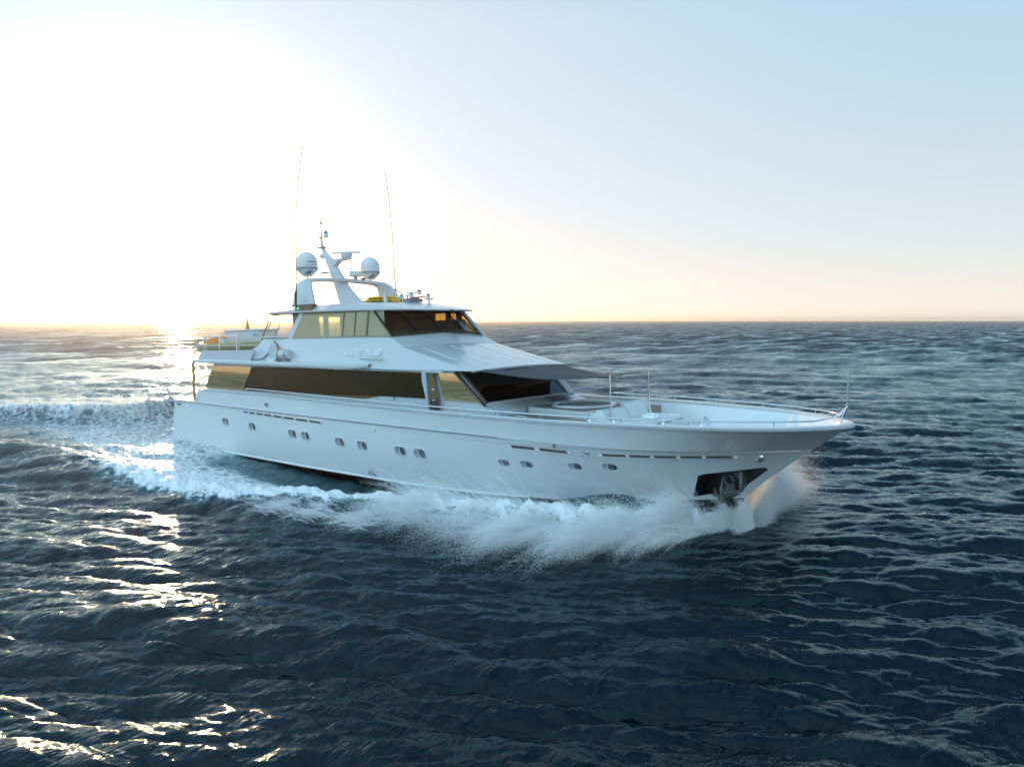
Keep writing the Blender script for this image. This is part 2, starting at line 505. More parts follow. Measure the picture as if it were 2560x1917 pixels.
# swim platform
MB().slab([(-.15, -2.95, .36), (-.95, -2.75, .36), (-1.05, -2.3, .36), (-1.05, 2.3, .36), (-.95, 2.75, .36), (-.15, 2.95, .36)], (0, 0, -.12)).build('swim_platform', WHITE, Y, bevel=.03)
MB().box(.98, 1.1, -3.3, 3.3, 1.7, 2.09).build('transom_wall', WHITE, Y)

# vents in the hull side: dark strips in a pale frame
def strip(segs, frame=True, mat=LOUV, name='hull_vent'):
    fr = MB()
    x0, x1 = segs[0][0] - .12, segs[-1][1] + .12
    n = 24; a = []; zf = lambda x: ip(x, [s_[0] for s_ in segs] + [segs[-1][1]], [s_[2] for s_ in segs] + [segs[-1][3]])
    for k in range(n + 1):
        x = x0 + (x1 - x0) * k / n; z = zf(x); h = .058
        y = hull_y(x, z)
        a.append([(x, -y + .02, z + h), (x, -y - .02, z + h * .9), (x, -y - .02, z - h * .9), (x, -y + .02, z - h)])
    fo = fr.grid(a).build(name, HULLW, Y, smooth=False)
    for s_ in segs:
        q = MB(); rr_ = []
        for k in range(5):
            x = s_[0] + (s_[1] - s_[0]) * k / 4; z = zf(x); y = hull_y(x, z)
            rr_.append([(x - .03, -y - .026, z + .036), (x + .03, -y - .026, z - .036)])
        q.grid(rr_).build('louvre', mat, fo, solid=.01)
    return fo
L1 = [7.85, 8.35, 8.95, 9.6, 10.3, 11.1, 12.0, 12.95, 13.85]
strip([(L1[i], L1[i + 1] - .16, ip(L1[i], [7.8, 13.85], [1.84, 1.74]), ip(L1[i + 1], [7.8, 13.85], [1.84, 1.74])) for i in range(8)])
strip([(23.3, 24.12, 1.62, 1.60), (24.3, 25.2, 1.60, 1.58)])
def zv(x): return ip(x, [26.2, 29.7], [1.56, 1.60])
vs = [26.25, 27.0, 27.65, 28.3, 28.9, 29.6]
strip([(vs[i], vs[i + 1] - .09, zv(vs[i]), zv(vs[i + 1])) for i in range(5)])
for x, z in ((25.75, 1.6), (16.9, 1.72), (30.05, 1.56), (2.2, 1.75)):
    y = hull_y(x, z)
    h_ = MB().lathe([(.0, -.02), (.09, -.02), (.13, .0), (.13, .03), (.09, .045), (.075, .02), (.0, .02)], (x, -y, z), 20, 'Y').build('fairlead', STEEL if x > 20 else HULLW, Y, smooth=True)
    h_.scale = (1, 1, 1)
for x, z in ((9.9, 2.28),):
    MB().lathe([(.0, -.04), (.07, -.04), (.09, .0), (.05, .03), (.0, .03)], (x, -3.6, z), 14, 'Y').build('fuel_cap', GREYM, Y, smooth=True)
# transom number plate, exhaust loop at the waterline
MB().box(1.25, 1.62, -3.42, -3.40, 1.80, 1.92).build('name_plate', GREYM, Y)
MB().tube([(16.2, -3.13, -.12), (16.22, -3.26, .0), (16.35, -3.3, .1), (16.48, -3.26, .0), (16.5, -3.12, -.14)], .018).build('hull_hook', GREYM, Y, smooth=True)

# handrails on the bulwark
def rail_pts(x0, x1, n, side, dz=.12, dy=.09):
    return [(x, side * (ip(x, GX, GB) - dy), gz(x) + .068 + dz) for x in [x0 + (x1 - x0) * k / n for k in range(n + 1)]]
for side in (-1, 1):
    pr = rail_pts(7.9, 31.6, 90, side)
    pr = [(p[0], p[1], p[2] - (.06 if i == 0 else 0)) for i, p in enumerate(pr)]
    pr += [(31.85, side * .28, 2.72), (32.0, side * .14, 2.86), (32.12, side * .03, 3.0)]
    ra = MB().tube(pr, .021, 8).build('handrail', STEEL, Y, smooth=True)
    for x in (9.5, 12.0, 14.1, 14.6, 17.3, 19.3, 21.2, 22.9, 24.6, 25.4, 27.1, 28.9, 30.8):
        b = ip(x, GX, GB) - .09; z = gz(x) + .05
        MB().tube([(x, side * b, z - .02), (x, side * b, z + .13)], .013, 6).build('rail_stanchion', STEEL, ra, smooth=True)
js = MB().tube([(32.12, 0, 2.98), (32.13, 0, 3.45), (32.15, 0, 3.98)], [.030, .028, .028], 10)
js.tube([(31.95, 0, 2.56), (32.03, 0, 2.8), (32.12, 0, 3.0)], .02, 8)
js.build('jackstaff', STEEL, Y, smooth=True)

# ------------------------------------------------------------------ main deck house
def wy(x):   # half breadth of house side at the window line
    return ip(x, [3.4, 9, 16, 19.5, 22.2], [3.10, 3.02, 2.97, 2.86, 2.52])
def wall_pt(x, z, off=0.0):
    tum = .05 if x > 19.4 else -.0
    return (x, -(wy(x) - tum * (z - 2.7) + off), z)
house = MB()
xsw = [4.0, 5, 6, 7, 8, 9, 10, 12, 14, 16, 17, 18, 19, 19.6, 20.3, 21, 21.6, 22.12]
bot = []; mid = []; top = []
topx = lambda x: x
for i, x in enumerate(xsw):
    fx = {0: (3.43, 3.72, 4.6), len(xsw) - 1: (22.14, 21.55, 20.2)}.get(i)
    if i == len(xsw) - 2: fx = (21.6, 21.1, 20.1)
    elif i == len(xsw) - 3: fx = (21.0, 20.6, 19.9)
    elif i == len(xsw) - 4: fx = (20.3, 20.05, 19.6)
    if fx is None: fx = (x, x, x)
    zb = 1.74
    bot.append((fx[0], -(wy(fx[0]) + .03), zb if x < 19 else 2.3)); mid.append(wall_pt(fx[1], 2.70)); top.append(wall_pt(fx[2], 3.95))
house.grid([bot, mid, top])
house.mirror()
# front and aft faces
house.add([(22.14, -2.55, 2.3), (22.14, 2.55, 2.3), (22.14, 2.55, 2.56), (22.14, -2.55, 2.56), (21.55, -2.5, 2.74), (21.55, 2.5, 2.74), (20.2, -2.6, 3.95), (20.2, 2.6, 3.95)],
          [(0, 1, 2, 3), (3, 2, 5, 4), (4, 5, 7, 6)])
house.add([(22.14, -2.55, 2.3), (22.14, -2.55, 2.56), (21.55, -2.53, 2.72), (21.5, -2.55, 2.3)], [(0, 1, 2, 3)])
house.add([(22.14, 2.55, 2.3), (22.14, 2.55, 2.56), (21.55, 2.53, 2.72), (21.5, 2.55, 2.3)], [(0, 1, 2, 3)])
house.add([(5.2, -3.0, 1.74), (5.2, 3.0, 1.74), (5.2, 3.0, 3.95), (5.2, -3.0, 3.95)], [(0, 1, 2, 3)])
mh = house.build('main_deckhouse', WHITE, Y)

def side_pane(name, poly, mat, parent, off=.015, mir=True, th=.02):
    def one(sg):
        pts = [wall_pt(x, z, off) for x, z in poly]
        pts = [(p[0], p[1] * -sg, p[2]) for p in pts]
        return MB().slab(pts, (0, sg * th, 0)).build(name, mat, parent)
    o = one(-1)
    if mir: one(1)
    return o
def side_frame(poly, w, mat, parent, off=.03, name='window_frame'):
    pts = [wall_pt(x, z, off) for x, z in poly]
    m_ = MB(); n = len(pts)
    for i in range(n): m_.tube([pts[i], pts[(i + 1) % n]], w, 6)
    return m_.build(name, mat, parent)
W = 3.83
for sg in (1, -1):      # the aft pane leans in at its head
    q = [wall_pt(3.78, 2.745, .085), wall_pt(7.2, 2.745, .085), wall_pt(7.94, W - .01, .012), wall_pt(4.52, W - .01, .012)]
    MB().slab([(p[0], p[1] * sg, p[2]) for p in q], (0, sg * .1, 0)).build('saloon_window', GLASS_TAN, mh)
side_pane('saloon_window', [(7.25, 2.745), (8.78, 2.755), (8.86, W), (8.0, W)], GLASS_MAIN, mh)
side_pane('saloon_window', [(8.84, 2.755), (9.65, 2.755), (10.0, W), (8.92, W)], GLASS_MAIN, mh)
side_pane('saloon_window', [(9.69, 2.755), (15.8, 2.745), (16.75, 2.88), (17.42, 2.88), (17.5, W), (10.04, W)], GLASS_MAIN, mh)
side_pane('saloon_window', [(17.46, 2.88), (19.22, 2.88), (19.08, W), (17.54, W)], GLASS_MAIN, mh)
side_pane('forward_side_window', [(19.9, 2.86), (21.42, 2.80), (20.32, W - .06), (19.62, W - .04)], GLASS_TAN, mh)
m = MB()
for xa in (7.21, 8.81, 9.67, 17.44):
    zt = 2.75
    dx = {7.21: .75, 8.81: .08, 9.67: .35, 17.44: .08}[xa]
    m.tube([wall_pt(xa, zt, .03), wall_pt(xa + dx, W, .03)], .014, 6)
m.mirror().pieces('window_seam', DARK, mh)
MB().tube([wall_pt(20.34, W - .02, .03), wall_pt(21.5, 2.78, .03)], .03, 8).mirror().pieces('corner_post', BROWN, mh, smooth=True)
# side door, standing open, with its white post
m = MB().slab([(19.02, -3.02, 3.86), (19.22, -3.02, 3.86), (19.28, -3.0, 2.86), (19.36, -3.0, 1.8), (19.28, -3.0, 1.8), (19.18, -3.0, 2.9), (19.03, -3.02, 3.5)], (0, .06, 0))
m.build('door_post', WHITE, Y)
dr = MB().slab([(19.22, -3.0, 3.80), (19.56, -3.0, 3.78), (19.78, -2.98, 3.0), (19.82, -2.97, 1.8), (19.38, -2.99, 1.8), (19.36, -2.99, 2.86)], (0, .05, 0)).build('side_door', pbr('door_glass', (0.22, 0.16, 0.08), 0.15, metal=.5, coat=.4), Y)
MB().box(19.42, 19.80, -3.02, -3.005, 1.82, 2.90).build('lower_panel', LOUV, dr)
MB().tube([(19.55, -3.03, 3.25), (19.66, -3.03, 3.2)], .025, 8).build('handle', STEEL, dr)
MB().tube([(19.55, -3.03, 2.85), (19.72, -3.03, 2.86)], .02, 8).build('handle', STEEL, dr)
# front windscreen of the main deck: three raked mirror panes
def fr(y, z): # on the raked front plane
    x = 21.55 + (20.2 - 21.55) * (z - 2.74) / (3.95 - 2.74)
    return (x + .02, y, z + .015)
for a, b in ((-2.40, -.82), (-.80, .80), (.82, 2.1)):
    MB().slab([fr(a, 2.80), fr(b, 2.80), fr(b, 3.86), fr(a, 3.86)], (.012, 0, .010)).build('front_window', GLASS_FRONT, mh)
MB().slab([fr(-2.5, 2.76), fr(-2.41, 2.76), fr(-2.41, 3.9), fr(-2.5, 3.9)], (.03, 0, .025)).build('front_post', BROWN, mh)
MB().slab([fr(2.12, 2.74), fr(2.52, 2.74), fr(2.56, 3.9), fr(2.2, 3.9)], (.05, 0, .04)).build('front_post', WHITE, mh)
for k in range(4):      # slatted air vents in the sill
    z0 = 2.60 + .036 * k; x0 = 22.06 - .117 * k
    MB().slab([(x0, .55, z0 + .028), (x0, 1.75, z0 + .028), (x0 - .05, 1.75, z0 + .043), (x0 - .05, .55, z0 + .043)], (.02, 0, .02)).build('sill_vent', LOUV, mh)

# ------------------------------------------------------------------ overhang and upper deck
def ohalf(x): return ip(x, [2.4, 2.7, 5, 10, 15.3, 16.45], [3.0, 3.25, 3.42, 3.45, 3.44, 3.28])
m = MB(); rr = []
for k in range(41):
    x = 2.4 + 14.05 * k / 40
    b = ohalf(x); z0 = ip(x, [2.4, 15.2, 16.45], [3.96, 3.83, 3.92]) ; z1 = ip(x, [2.4, 16.45], [4.13, 4.07]); c = (z0 + z1) / 2
    if k == 0: z0 = 4.0; z1 = 4.09
    rr.append([(x, 0, z0 + .02), (x, -b + .12, z0), (x, -b + .03, z0 + .02), (x, -b, z0 + .07), (x, -b, c + .04), (x, -b + .02, z1 - .02), (x, -b + .06, z1), (x, -b + .22, z1 + .01), (x, 0, z1 + .03)])
m.grid(rr).mirror()
m.f.append(tuple(range(9)))
m.build('upper_deck_overhang', WHITE, Y, smooth=True)
MB().box(4.7, 20.0, -3.0, 3.0, 3.80, 3.90).build('soffit', WHITE, Y)
# brow side mouldings forward of the overhang
# upper superstructure side
def sill(x): return (x, -2.53, 5.05)
xs_u = [8.18, 9, 10, 11, 12, 13, 14, 15, 16, 16.85]
side = MB(); r0 = []; r1 = []; r2 = []
for i, x in enumerate(xs_u):
    xb = 7.42 + (16.45 - 7.42) * i / (len(xs_u) - 1)
    r0.append((x, -2.53, 5.06)); xm = x * .5 + xb * .5
    r1.append((xm, -2.87, 4.55)); r2.append((xb, -3.22 if x > 9 else -3.1, ip(xb, [7, 16.4], [4.10, 3.90])))
side.grid([r2, r1, r0])
side.add([(16.85, -2.53, 5.06), r1[-1], r2[-1], (18.2, -3.22, 3.88), (21.08, -2.66, 3.86), (17.69, -2.62, 4.66), (17.27, -2.9, 4.5)],
         [(0, 1, 6), (1, 2, 3, 6), (6, 3, 4, 5), (0, 6, 5)])
side.add([(16.85, -2.53, 5.06), (17.69, -2.62, 4.66), (17.07, 0, 5.2), (17.9, 0, 4.76)], [(0, 1, 3, 2)])
side.grid([[(17.69, -2.62, 4.66), (17.84, -1.3, 4.74), (17.9, 0, 4.76)], [(21.08, -2.66, 3.86), (21.18, -1.3, 3.92), (21.22, 0, 3.94)]])
side.grid([[(21.08, -2.66, 3.86), (21.18, -1.3, 3.92), (21.22, 0, 3.94)], [(21.05, -2.63, 3.80), (21.15, -1.3, 3.85), (21.19, 0, 3.87)], [(20.0, -2.7, 3.83), (20.0, -1.3, 3.84), (20.0, 0, 3.84)]])
side.add([(16.45, -3.22, 3.90), (18.2, -3.22, 3.88), (21.08, -2.66, 3.86), (20.0, -2.5, 3.83), (16.45, -2.5, 3.83)], [(0, 1, 2, 3, 4)])
side.add([(8.18, -2.53, 5.06), (7.80, -2.87, 4.55), (7.42, -3.1, 4.10), (7.42, -2.9, 4.10), (8.18, -2.4, 5.06)], [(0, 1, 2, 3, 4)])
side.add([(8.18, -2.53, 5.06), (16.85, -2.53, 5.06), (16.85, -2.40, 5.06), (8.18, -2.40, 5.06)], [(0, 1, 2, 3)])
side.mirror()
us = side.build('upper_superstructure', WHITE, Y)
m = MB()       # raised ribs on the brow
for ya, yb in ((-1.95, -2.0), (-.65, -.7), (.65, .7), (1.95, 2.0)):
    za = ip(abs(ya), [0, 1.3, 2.62], [4.76, 4.74, 4.66]); zb = ip(abs(yb), [0, 1.3, 2.66], [3.94, 3.92, 3.86]); xa = ip(abs(ya), [0, 1.3, 2.62], [17.9, 17.84, 17.69])
    m.slab([(xa + .3, ya - .05, za - .085), (xa + .3, ya + .05, za - .085), (21.12, yb + .05, zb - .01), (21.12, yb - .05, zb - .01)], (.006, 0, .03))
m.pieces('brow_rib', WHITE, us)
MB().lathe([(0, -.2), (.07, -.18), (.13, -.1), (.15, 0), (.15, .02)], (19.3, -2.85, 3.84), 18).build('brow_light', WHITE, Y, smooth=True)

# triangular grey panel at the foot of the aft side wall
def sw(x, z, off=.012):   # point on the upper side wall
    y = -(2.53 + (5.06 - z) / .96 * .69) - off
    return (x, y, z)
MB().add([sw(8.05, 4.2), sw(9.0, 4.2), sw(9.35, 4.56), sw(8.45, 4.56)], [(0, 1, 2, 3)]).build('side_vent_panel', pbr('panel_grey', (.45, .50, .58), .4), us, solid=.01)
# upper deck aft bulwark
m = MB()
pf = [(3.28, 4.12), (3.75, 4.55), (8.5, 4.58), (8.1, 4.1)]
m.slab([(x, -3.22, z) for x, z in pf], (0, .07, 0)).mirror()
m.box(3.3, 3.38, -3.15, 3.15, 4.12, 4.34)
m.build('upper_bulwark', WHITE, Y)
ar = MB()
for sg in (-1, 1):
    ar.tube([(3.9, sg * 3.18, 5.2), (7.05, sg * 3.18, 5.2)], .02, 8)
    ar.tube([(3.9, sg * 3.18, 4.78), (8.3, sg * 3.1, 4.78)], .014, 8)
    for x in (3.9, 5.4, 6.95): ar.tube([(x, sg * 3.18, 4.55), (x, sg * 3.18, 5.2)], .032 if x > 4 else .022, 8)
    for x in (4.1, 7.15): ar.tube([(x, sg * 3.18, 4.55), (x, sg * 3.18, 5.2)], .016, 8)
    ar.tube([(8.0, sg * 3.0, 4.56), (8.35, sg * 2.75, 5.14), (10.0, sg * 2.56, 5.13)], .02, 8)
for y in (-2.1, -1, 0, 1, 2.1): ar.tube([(3.5, y, 4.3), (3.5, y, 5.2)], .02, 8)
ar.tube([(3.9, -3.18, 5.2), (3.5, -2.9, 5.2), (3.5, 2.9, 5.2), (3.9, 3.18, 5.2)], .02, 8)
ar.build('upper_deck_rail', STEEL, Y, smooth=True)
for sg in (-1, 1):
    MB().tube([(2.62, sg * 3.15, 2.0), (2.66, sg * 3.15, 4.0)], .075, 14).build('overhang_pole', POLEM, Y, smooth=True)

# ------------------------------------------------------------------ wheelhouse
def by(z): return 2.53 - (z - 5.05) * .115      # half breadth of the wheelhouse glass
def bp(x, z, off=0): return (x, -(by(z) + off), z)
def bpane(name, poly, mat, parent, off=.0, th=.012):
    for sg in (1, -1):
        pts = [bp(x, z, off) for x, z in poly]; pts = [(p[0], p[1] * sg, p[2]) for p in pts]
        o = MB().add(pts, [tuple(range(len(pts)))]).build(name, mat, parent)
def bframe(poly, w, mat, parent, name='window_frame', off=.012, d=.03):
    m_ = MB(); n = len(poly)
    c = np.mean(np.array(poly), axis=0)
    inner = []
    P_ = [np.array(p) for p in poly]
    for i in range(n):
        a, b, c_ = P_[i - 1], P_[i], P_[(i + 1) % n]
        d1 = (b - a) / np.linalg.norm(b - a); d2 = (c_ - b) / np.linalg.norm(c_ - b)
        n1 = np.array([-d1[1], d1[0]]); n2 = np.array([-d2[1], d2[0]])
        if np.dot(n1, c - b) < 0: n1 = -n1
        if np.dot(n2, c - b) < 0: n2 = -n2
        bis = n1 + n2; bis /= np.linalg.norm(bis); inner.append(b + bis * w / max(.3, np.dot(bis, n1)))
    for i in range(n):
        j = (i + 1) % n
        m_.slab([bp(*P_[i], off), bp(*P_[j], off), bp(*inner[j], off), bp(*inner[i], off)], (0, d, 0))
    return m_.mirror().pieces(name, mat, parent)
wh = MB()
# pillars and sill strips of the wheelhouse
wh.slab([bp(10.05, 5.06, .004), bp(10.42, 5.06, .004), bp(11.18, 6.12, .004), bp(10.84, 6.12, .004)], (0, .09, 0))
wh.mirror().pieces('window_pillar', WHITE, Y); wh = MB()
wh.slab([(16.95, 2.50, 5.08), (17.12, 2.50, 5.04), (15.95, 2.40, 6.1), (15.78, 2.40, 6.1)], (0, -.16, 0))
wh.build('corner_pillar', WHITE, Y); wh = MB()
# aft bulkhead with door openings
for y0, y1 in ((-2.45, -1.13), (-.9, -.64), (.0, 2.45)):
    wh.box(10.38, 10.44, y0, y1, 4.15, 6.10)
wh.box(10.38, 10.44, -2.45, 2.45, 4.15, 4.75); wh.box(10.38, 10.44, -2.45, 2.45, 5.98, 6.12)
whs = wh.build('wheelhouse', WHITE, Y)
bpane('side_window', [(10.43, 5.06), (13.9, 5.06), (13.97, 6.08), (11.2, 6.08)], GLASS_BRIDGE, whs)
bpane('side_window', [(13.95, 5.1), (15.44, 5.1), (15.47, 6.04), (14.0, 6.04)], GLASS_BRIDGE, whs)
bpane('side_window', [(15.5, 5.1), (16.7, 5.1), (15.55, 6.04)], GLASS_BRIDGE, whs)
bframe([(13.9, 5.06), (15.45, 5.06), (15.5, 6.08), (13.95, 6.08)], .055, BROWN, whs)
bframe([(15.46, 5.06), (16.82, 5.06), (15.68, 6.08), (15.5, 6.08)], .05, BROWN, whs)
m = MB().slab([bp(15.6, 6.08, .05), bp(15.75, 6.08, .05), bp(16.93, 5.06, .05), bp(16.78, 5.06, .05)], (0, .05, 0))
m.slab([bp(10.43, 5.06, .03), bp(16.8, 5.06, .03), bp(16.8, 5.10, .03), bp(10.45, 5.10, .03)], (0, .03, 0))
m.slab([bp(11.2, 6.03, .03), bp(15.65, 6.03, .03), bp(15.6, 6.09, .03), bp(11.25, 6.09, .03)], (0, .03, 0))
m.mirror().pieces('window_trim', TANFR, whs)
m = MB().tube([bp(14.7, 5.1, .02), bp(14.72, 6.04, .02)], .012, 6).mirror().pieces('window_seam', DARK, whs)
# aft clear vinyl panels
bpane('vinyl_panel', [(8.1, 5.08), (10.1, 5.1), (10.75, 6.12), (8.75, 6.12)], GLASS_CLEAR, whs)
m = MB(); m.tube([bp(8.0, 5.0, .02), bp(8.72, 6.16, .02)], .024, 8); m.tube([bp(8.98, 5.08, .02), bp(9.72, 6.14, .02)], .010, 6)
m.tube([bp(8.02, 5.09, .02), bp(10.1, 5.09, .02)], .018, 6); m.tube([bp(8.7, 6.12, .02), bp(10.8, 6.12, .02)], .02, 6)
m.mirror().build('vinyl_frame', BROWN, whs, smooth=True)
m = MB()      # rounded white hem in the clear panel
hem = [(8.80, 5.95), (8.45, 5.5), (8.4, 5.3), (8.5, 5.18), (8.7, 5.14), (8.98, 5.14)]
m.tube([bp(x, z, .015) for x, z in hem], .022, 6).mirror().pieces('vinyl_hem', WHITE, whs, smooth=True)
m = MB(); m.tube([(8.62, y, 6.1) for y in (-2.3, 2.3)], .02, 8); m.tube([(8.05, -2.4, 5.1), (8.0, 0, 5.1), (8.05, 2.4, 5.1)], .016, 8)
for y in (-1.2, 1.2): m.tube([(8.02, y, 4.2), (8.62, y, 6.12)], .012, 6)
m.build('aft_frame', TANFR, whs, smooth=True)
# windscreen
def wsb(y): return (17.07 - .22 * (abs(y) / 2.53) ** 2, y, 5.20 - .13 * (abs(y) / 2.53) ** 2)
def wst(y): return (16.0 - .30 * (abs(y) / 2.4) ** 2, y * .95, 6.08)
ys = [-2.53, -1.29, 0, 1.29, 2.53]
fm = MB()
for i in range(4):
    MB().add([wsb(ys[i]), wsb(ys[i + 1]), wst(ys[i + 1]), wst(ys[i])], [(0, 1, 2, 3)]).build('windscreen_pane', GLASS_WIND, whs)
for y in ys:
    yy = max(-2.49, min(2.49, y))
    a, b = Vector(wsb(yy)), Vector(wst(yy)); fm.slab([a + Vector((.02, -.05, .02)), a + Vector((.02, .05, .02)), b + Vector((.02, .05, .02)), b + Vector((.02, -.05, .02))], (.02, 0, .02))
bb = [wsb(-2.53 + 5.06 * k / 12) for k in range(13)]; tp = [wst(-2.53 + 5.06 * k / 12) for k in range(13)]
for k in range(12):
    fm.slab([Vector(bb[k]) + Vector((.035, 0, -.02)), Vector(bb[k + 1]) + Vector((.035, 0, -.02)), Vector(bb[k + 1]) + Vector((-.02, 0, .06)), Vector(bb[k]) + Vector((-.02, 0, .06))], (.02, 0, .01))
    fm.slab([Vector(tp[k]) + Vector((.09, 0, -.10)), Vector(tp[k + 1]) + Vector((.09, 0, -.10)), Vector(tp[k + 1]), Vector(tp[k])], (.03, 0, .02))
fm.build('windscreen_frame', pbr('dark_frame', (.03, .02, .017), .4), whs)
for y in (-1.0, .35, 1.6):
    a = Vector(wsb(y)) + Vector((.05, 0, .06))
    t_ = Vector(wst(y + .25)); MB().tube([a, a + (t_ - a) * .35, a + (t_ - a) * .62 + Vector((.02, 0, .02))], .009, 6).build('wiper', DARK, whs)
# interior
it = MB()
it.box(10.5, 16.9, -2.35, 2.35, 4.10, 4.16)
it.slab([(16.3, -2.3, 4.2), (16.95, -2.3, 4.9), (16.9, -2.3, 5.05), (15.7, -2.3, 5.02), (15.6, -2.3, 4.2)], (0, 4.6, 0))
it.box(15.2, 15.7, -1.4, -.7, 5.02, 5.3); it.box(10.5, 16.0, -2.3, 2.3, 6.05, 6.07)
it.box(10.5, 12.2, 1.2, 2.3, 4.15, 5.15)
for z_ in (4.2,): it.box(11.0, 13.3, -2.3, -1.6, 4.15, 4.95)
# blinds and lining of the port side, open at two small panes
for x0, x1, z0, z1 in ((10.5, 14.25, 4.2, 6.05), (14.25, 16.1, 4.2, 5.72), (14.92, 15.22, 5.72, 6.05), (15.62, 15.9, 5.72, 6.05)): it.box(x0, x1, 2.30, 2.33, z0, z1)
it.build('wheelhouse_interior', INTER, Y)
MB().box(13.98, 16.3, -2.34, -2.32, 5.05, 6.05).build('window_blind', pbr('blind_cloth', (.42, .40, .30), .8), Y)
for y in (-1.1, .4):
    s_ = MB().box(14.2, 14.75, y - .28, y + .28, 4.75, 4.9); s_.slab([(14.2, y - .26, 4.88), (14.32, y - .26, 4.88), (14.18, y - .22, 5.62), (14.08, y - .22, 5.6)], (0, .5, 0))
    s_.tube([(14.45, y, 4.15), (14.45, y, 4.78)], .06, 10)
    s_.build('helm_seat', SEATM, Y, bevel=.03)
MB().tube([(15.5 + .0, -.35 + .3 * math.cos(a * math.pi / 8), 5.2 + .3 * math.sin(a * math.pi / 8)) for a in range(17)], .018, 8).build('helm_wheel', DARK, Y, smooth=True)

# roof
RS = [(8.1, 2.52, 6.16, 6.20, 6.24, 6.27), (9.0, 2.58, 6.15, 6.22, 6.27, 6.31), (10.1, 2.60, 6.14, 6.24, 6.29, 6.34), (10.75, 2.62, 6.13, 6.24, 6.42, 6.50),
      (12, 2.63, 6.12, 6.22, 6.42, 6.52), (14, 2.63, 6.09, 6.19, 6.40, 6.53), (15.2, 2.60, 6.07, 6.15, 6.33, 6.47), (15.9, 2.50, 6.06, 6.125, 6.26, 6.38), (16.4, 2.32, 6.05, 6.10, 6.19, 6.30),
      (16.9, 1.95, 6.045, 6.085, 6.14, 6.22), (17.25, 1.45, 6.04, 6.07, 6.10, 6.15), (17.5, .8, 6.035, 6.055, 6.07, 6.10), (17.6, .15, 6.03, 6.045, 6.055, 6.065)]
m = MB(); rr = []
for x, w, z0, z1, z2, z3 in RS:
    i_ = min(.32, w * .3)
    rr.append([(x, 0, z0), (x, -w + .04, z0), (x, -w, z0 + .02), (x, -w, z1), (x, -w + .05, z1 + .02), (x, -w + i_, z2), (x, -w * .5, z2 * .45 + z3 * .55), (x, 0, z3)])
m.grid(rr).mirror(); m.f.append(tuple(range(8)))
rf = m.build('wheelhouse_roof', WHITE, Y, smooth=True); set_auto(rf, 30)
MB().tube([(8.1 + .0, -2.5, 6.19), (8.1, 2.5, 6.19)], .02, 6).build('roof_trim', WHITE, rf)

# navigation light box
for sg in (-1, 1):
    nb = MB().slab([(10.9, sg * 2.66, 6.22), (12.1, sg * 2.66, 6.20), (12.1, sg * 2.66, 6.38), (10.9, sg * 2.66, 6.41)], (0, -sg * .12, 0)).build('navigation_light_board', BROWN, Y, bevel=.01)
    em = bpy.data.materials.new('nav_lamp'); em.use_nodes = True
    e_ = em.node_tree.nodes['Principled BSDF']; cc = (.05, .9, .75, 1) if sg < 0 else (.9, .05, .03, 1)
    e_.inputs['Base Color'].default_value = cc; e_.inputs['Emission Color'].default_value = cc; e_.inputs['Emission Strength'].default_value = .9
    MB().lathe([(0, -.03), (.045, -.02), (.055, .0), (0, .02)], (11.15, sg * 2.67, 6.315), 14, 'Y').build('lamp', em, nb, smooth=True)

# ------------------------------------------------------------------ arch, mast, aerials
m = MB()
def archsec(c, w, th):  # rectangle around centre line point: c = (x0,x1,y,z) 
    pass
# path of the arch in the y-z plane from starboard foot over to port foot; fore-aft extents change along it
path = [(-2.42, 6.42, 10.45, 12.0, .16), (-2.36, 6.8, 10.45, 11.85, .17), (-2.28, 7.15, 10.48, 11.62, .18), (-2.18, 7.38, 10.5, 11.45, .18), (-1.95, 7.52, 10.5, 11.3, .17), (-1.55, 7.56, 10.5, 11.2, .16),
        (-.8, 7.60, 10.48, 11.1, .16), (0, 7.62, 10.45, 11.1, .16)]
path += [(-y, z, a, b, t) for y, z, a, b, t in reversed(path[:-1])]
rr = []
for i, (y, z, a, b, t) in enumerate(path):
    p0 = path[max(i - 1, 0)]; p1 = path[min(i + 1, len(path) - 1)]
    dy, dz = p1[0] - p0[0], p1[1] - p0[1]; l = math.hypot(dy, dz); ny, nz = -dz / l * t / 2, dy / l * t / 2
    rr.append([(a, y + ny * .7, z + nz * .7), (a + .12, y + ny, z + nz), (b - .14, y + ny, z + nz), (b, y + ny * .6, z + nz * .6), (b, y - ny * .6, z - nz * .6), (b - .14, y - ny, z - nz), (a + .12, y - ny, z - nz), (a, y - ny * .7, z - nz * .7)])
m.grid(rr, closed=True).build('radar_arch', WHITE, Y, smooth=True)
for sg in (-1, 1): MB().box(10.42, 12.03, sg * 2.42 - .10, sg * 2.42 + .10, 6.40, 6.475).build('arch_foot', BROWN, Y)
# mast
def mast(zs):
    r_ = []
    for z, x0, x1, hw in zs:
        r_.append([(x0, -hw * .5, z), (x0 + .06, -hw, z), (x1 - .1, -hw, z), (x1, -hw * .35, z), (x1, hw * .35, z), (x1 - .1, hw, z), (x0 + .06, hw, z), (x0, hw * .5, z)])
    mm = MB().grid(r_, closed=True); mm.f.append(tuple(range(8))); n_ = (len(zs) - 1) * 8; mm.f.append(tuple(n_ + k for k in range(8)))
    return mm
ms = mast([(6.45, 10.72, 12.35, .20), (6.62, 10.62, 12.0, .19), (6.85, 10.48, 11.65, .18), (7.25, 10.3, 11.2, .16), (7.62, 10.1, 10.9, .14), (8.1, 9.85, 10.5, .12), (8.5, 9.62, 10.18, .11), (8.62, 9.55, 10.05, .10), (8.9, 9.36, 9.68, .08), (9.2, 9.2, 9.42, .06), (9.5, 9.16, 9.30, .05), (9.7, 9.16, 9.28, .045)]).build('mast', WHITE, Y, smooth=True)
m = MB()
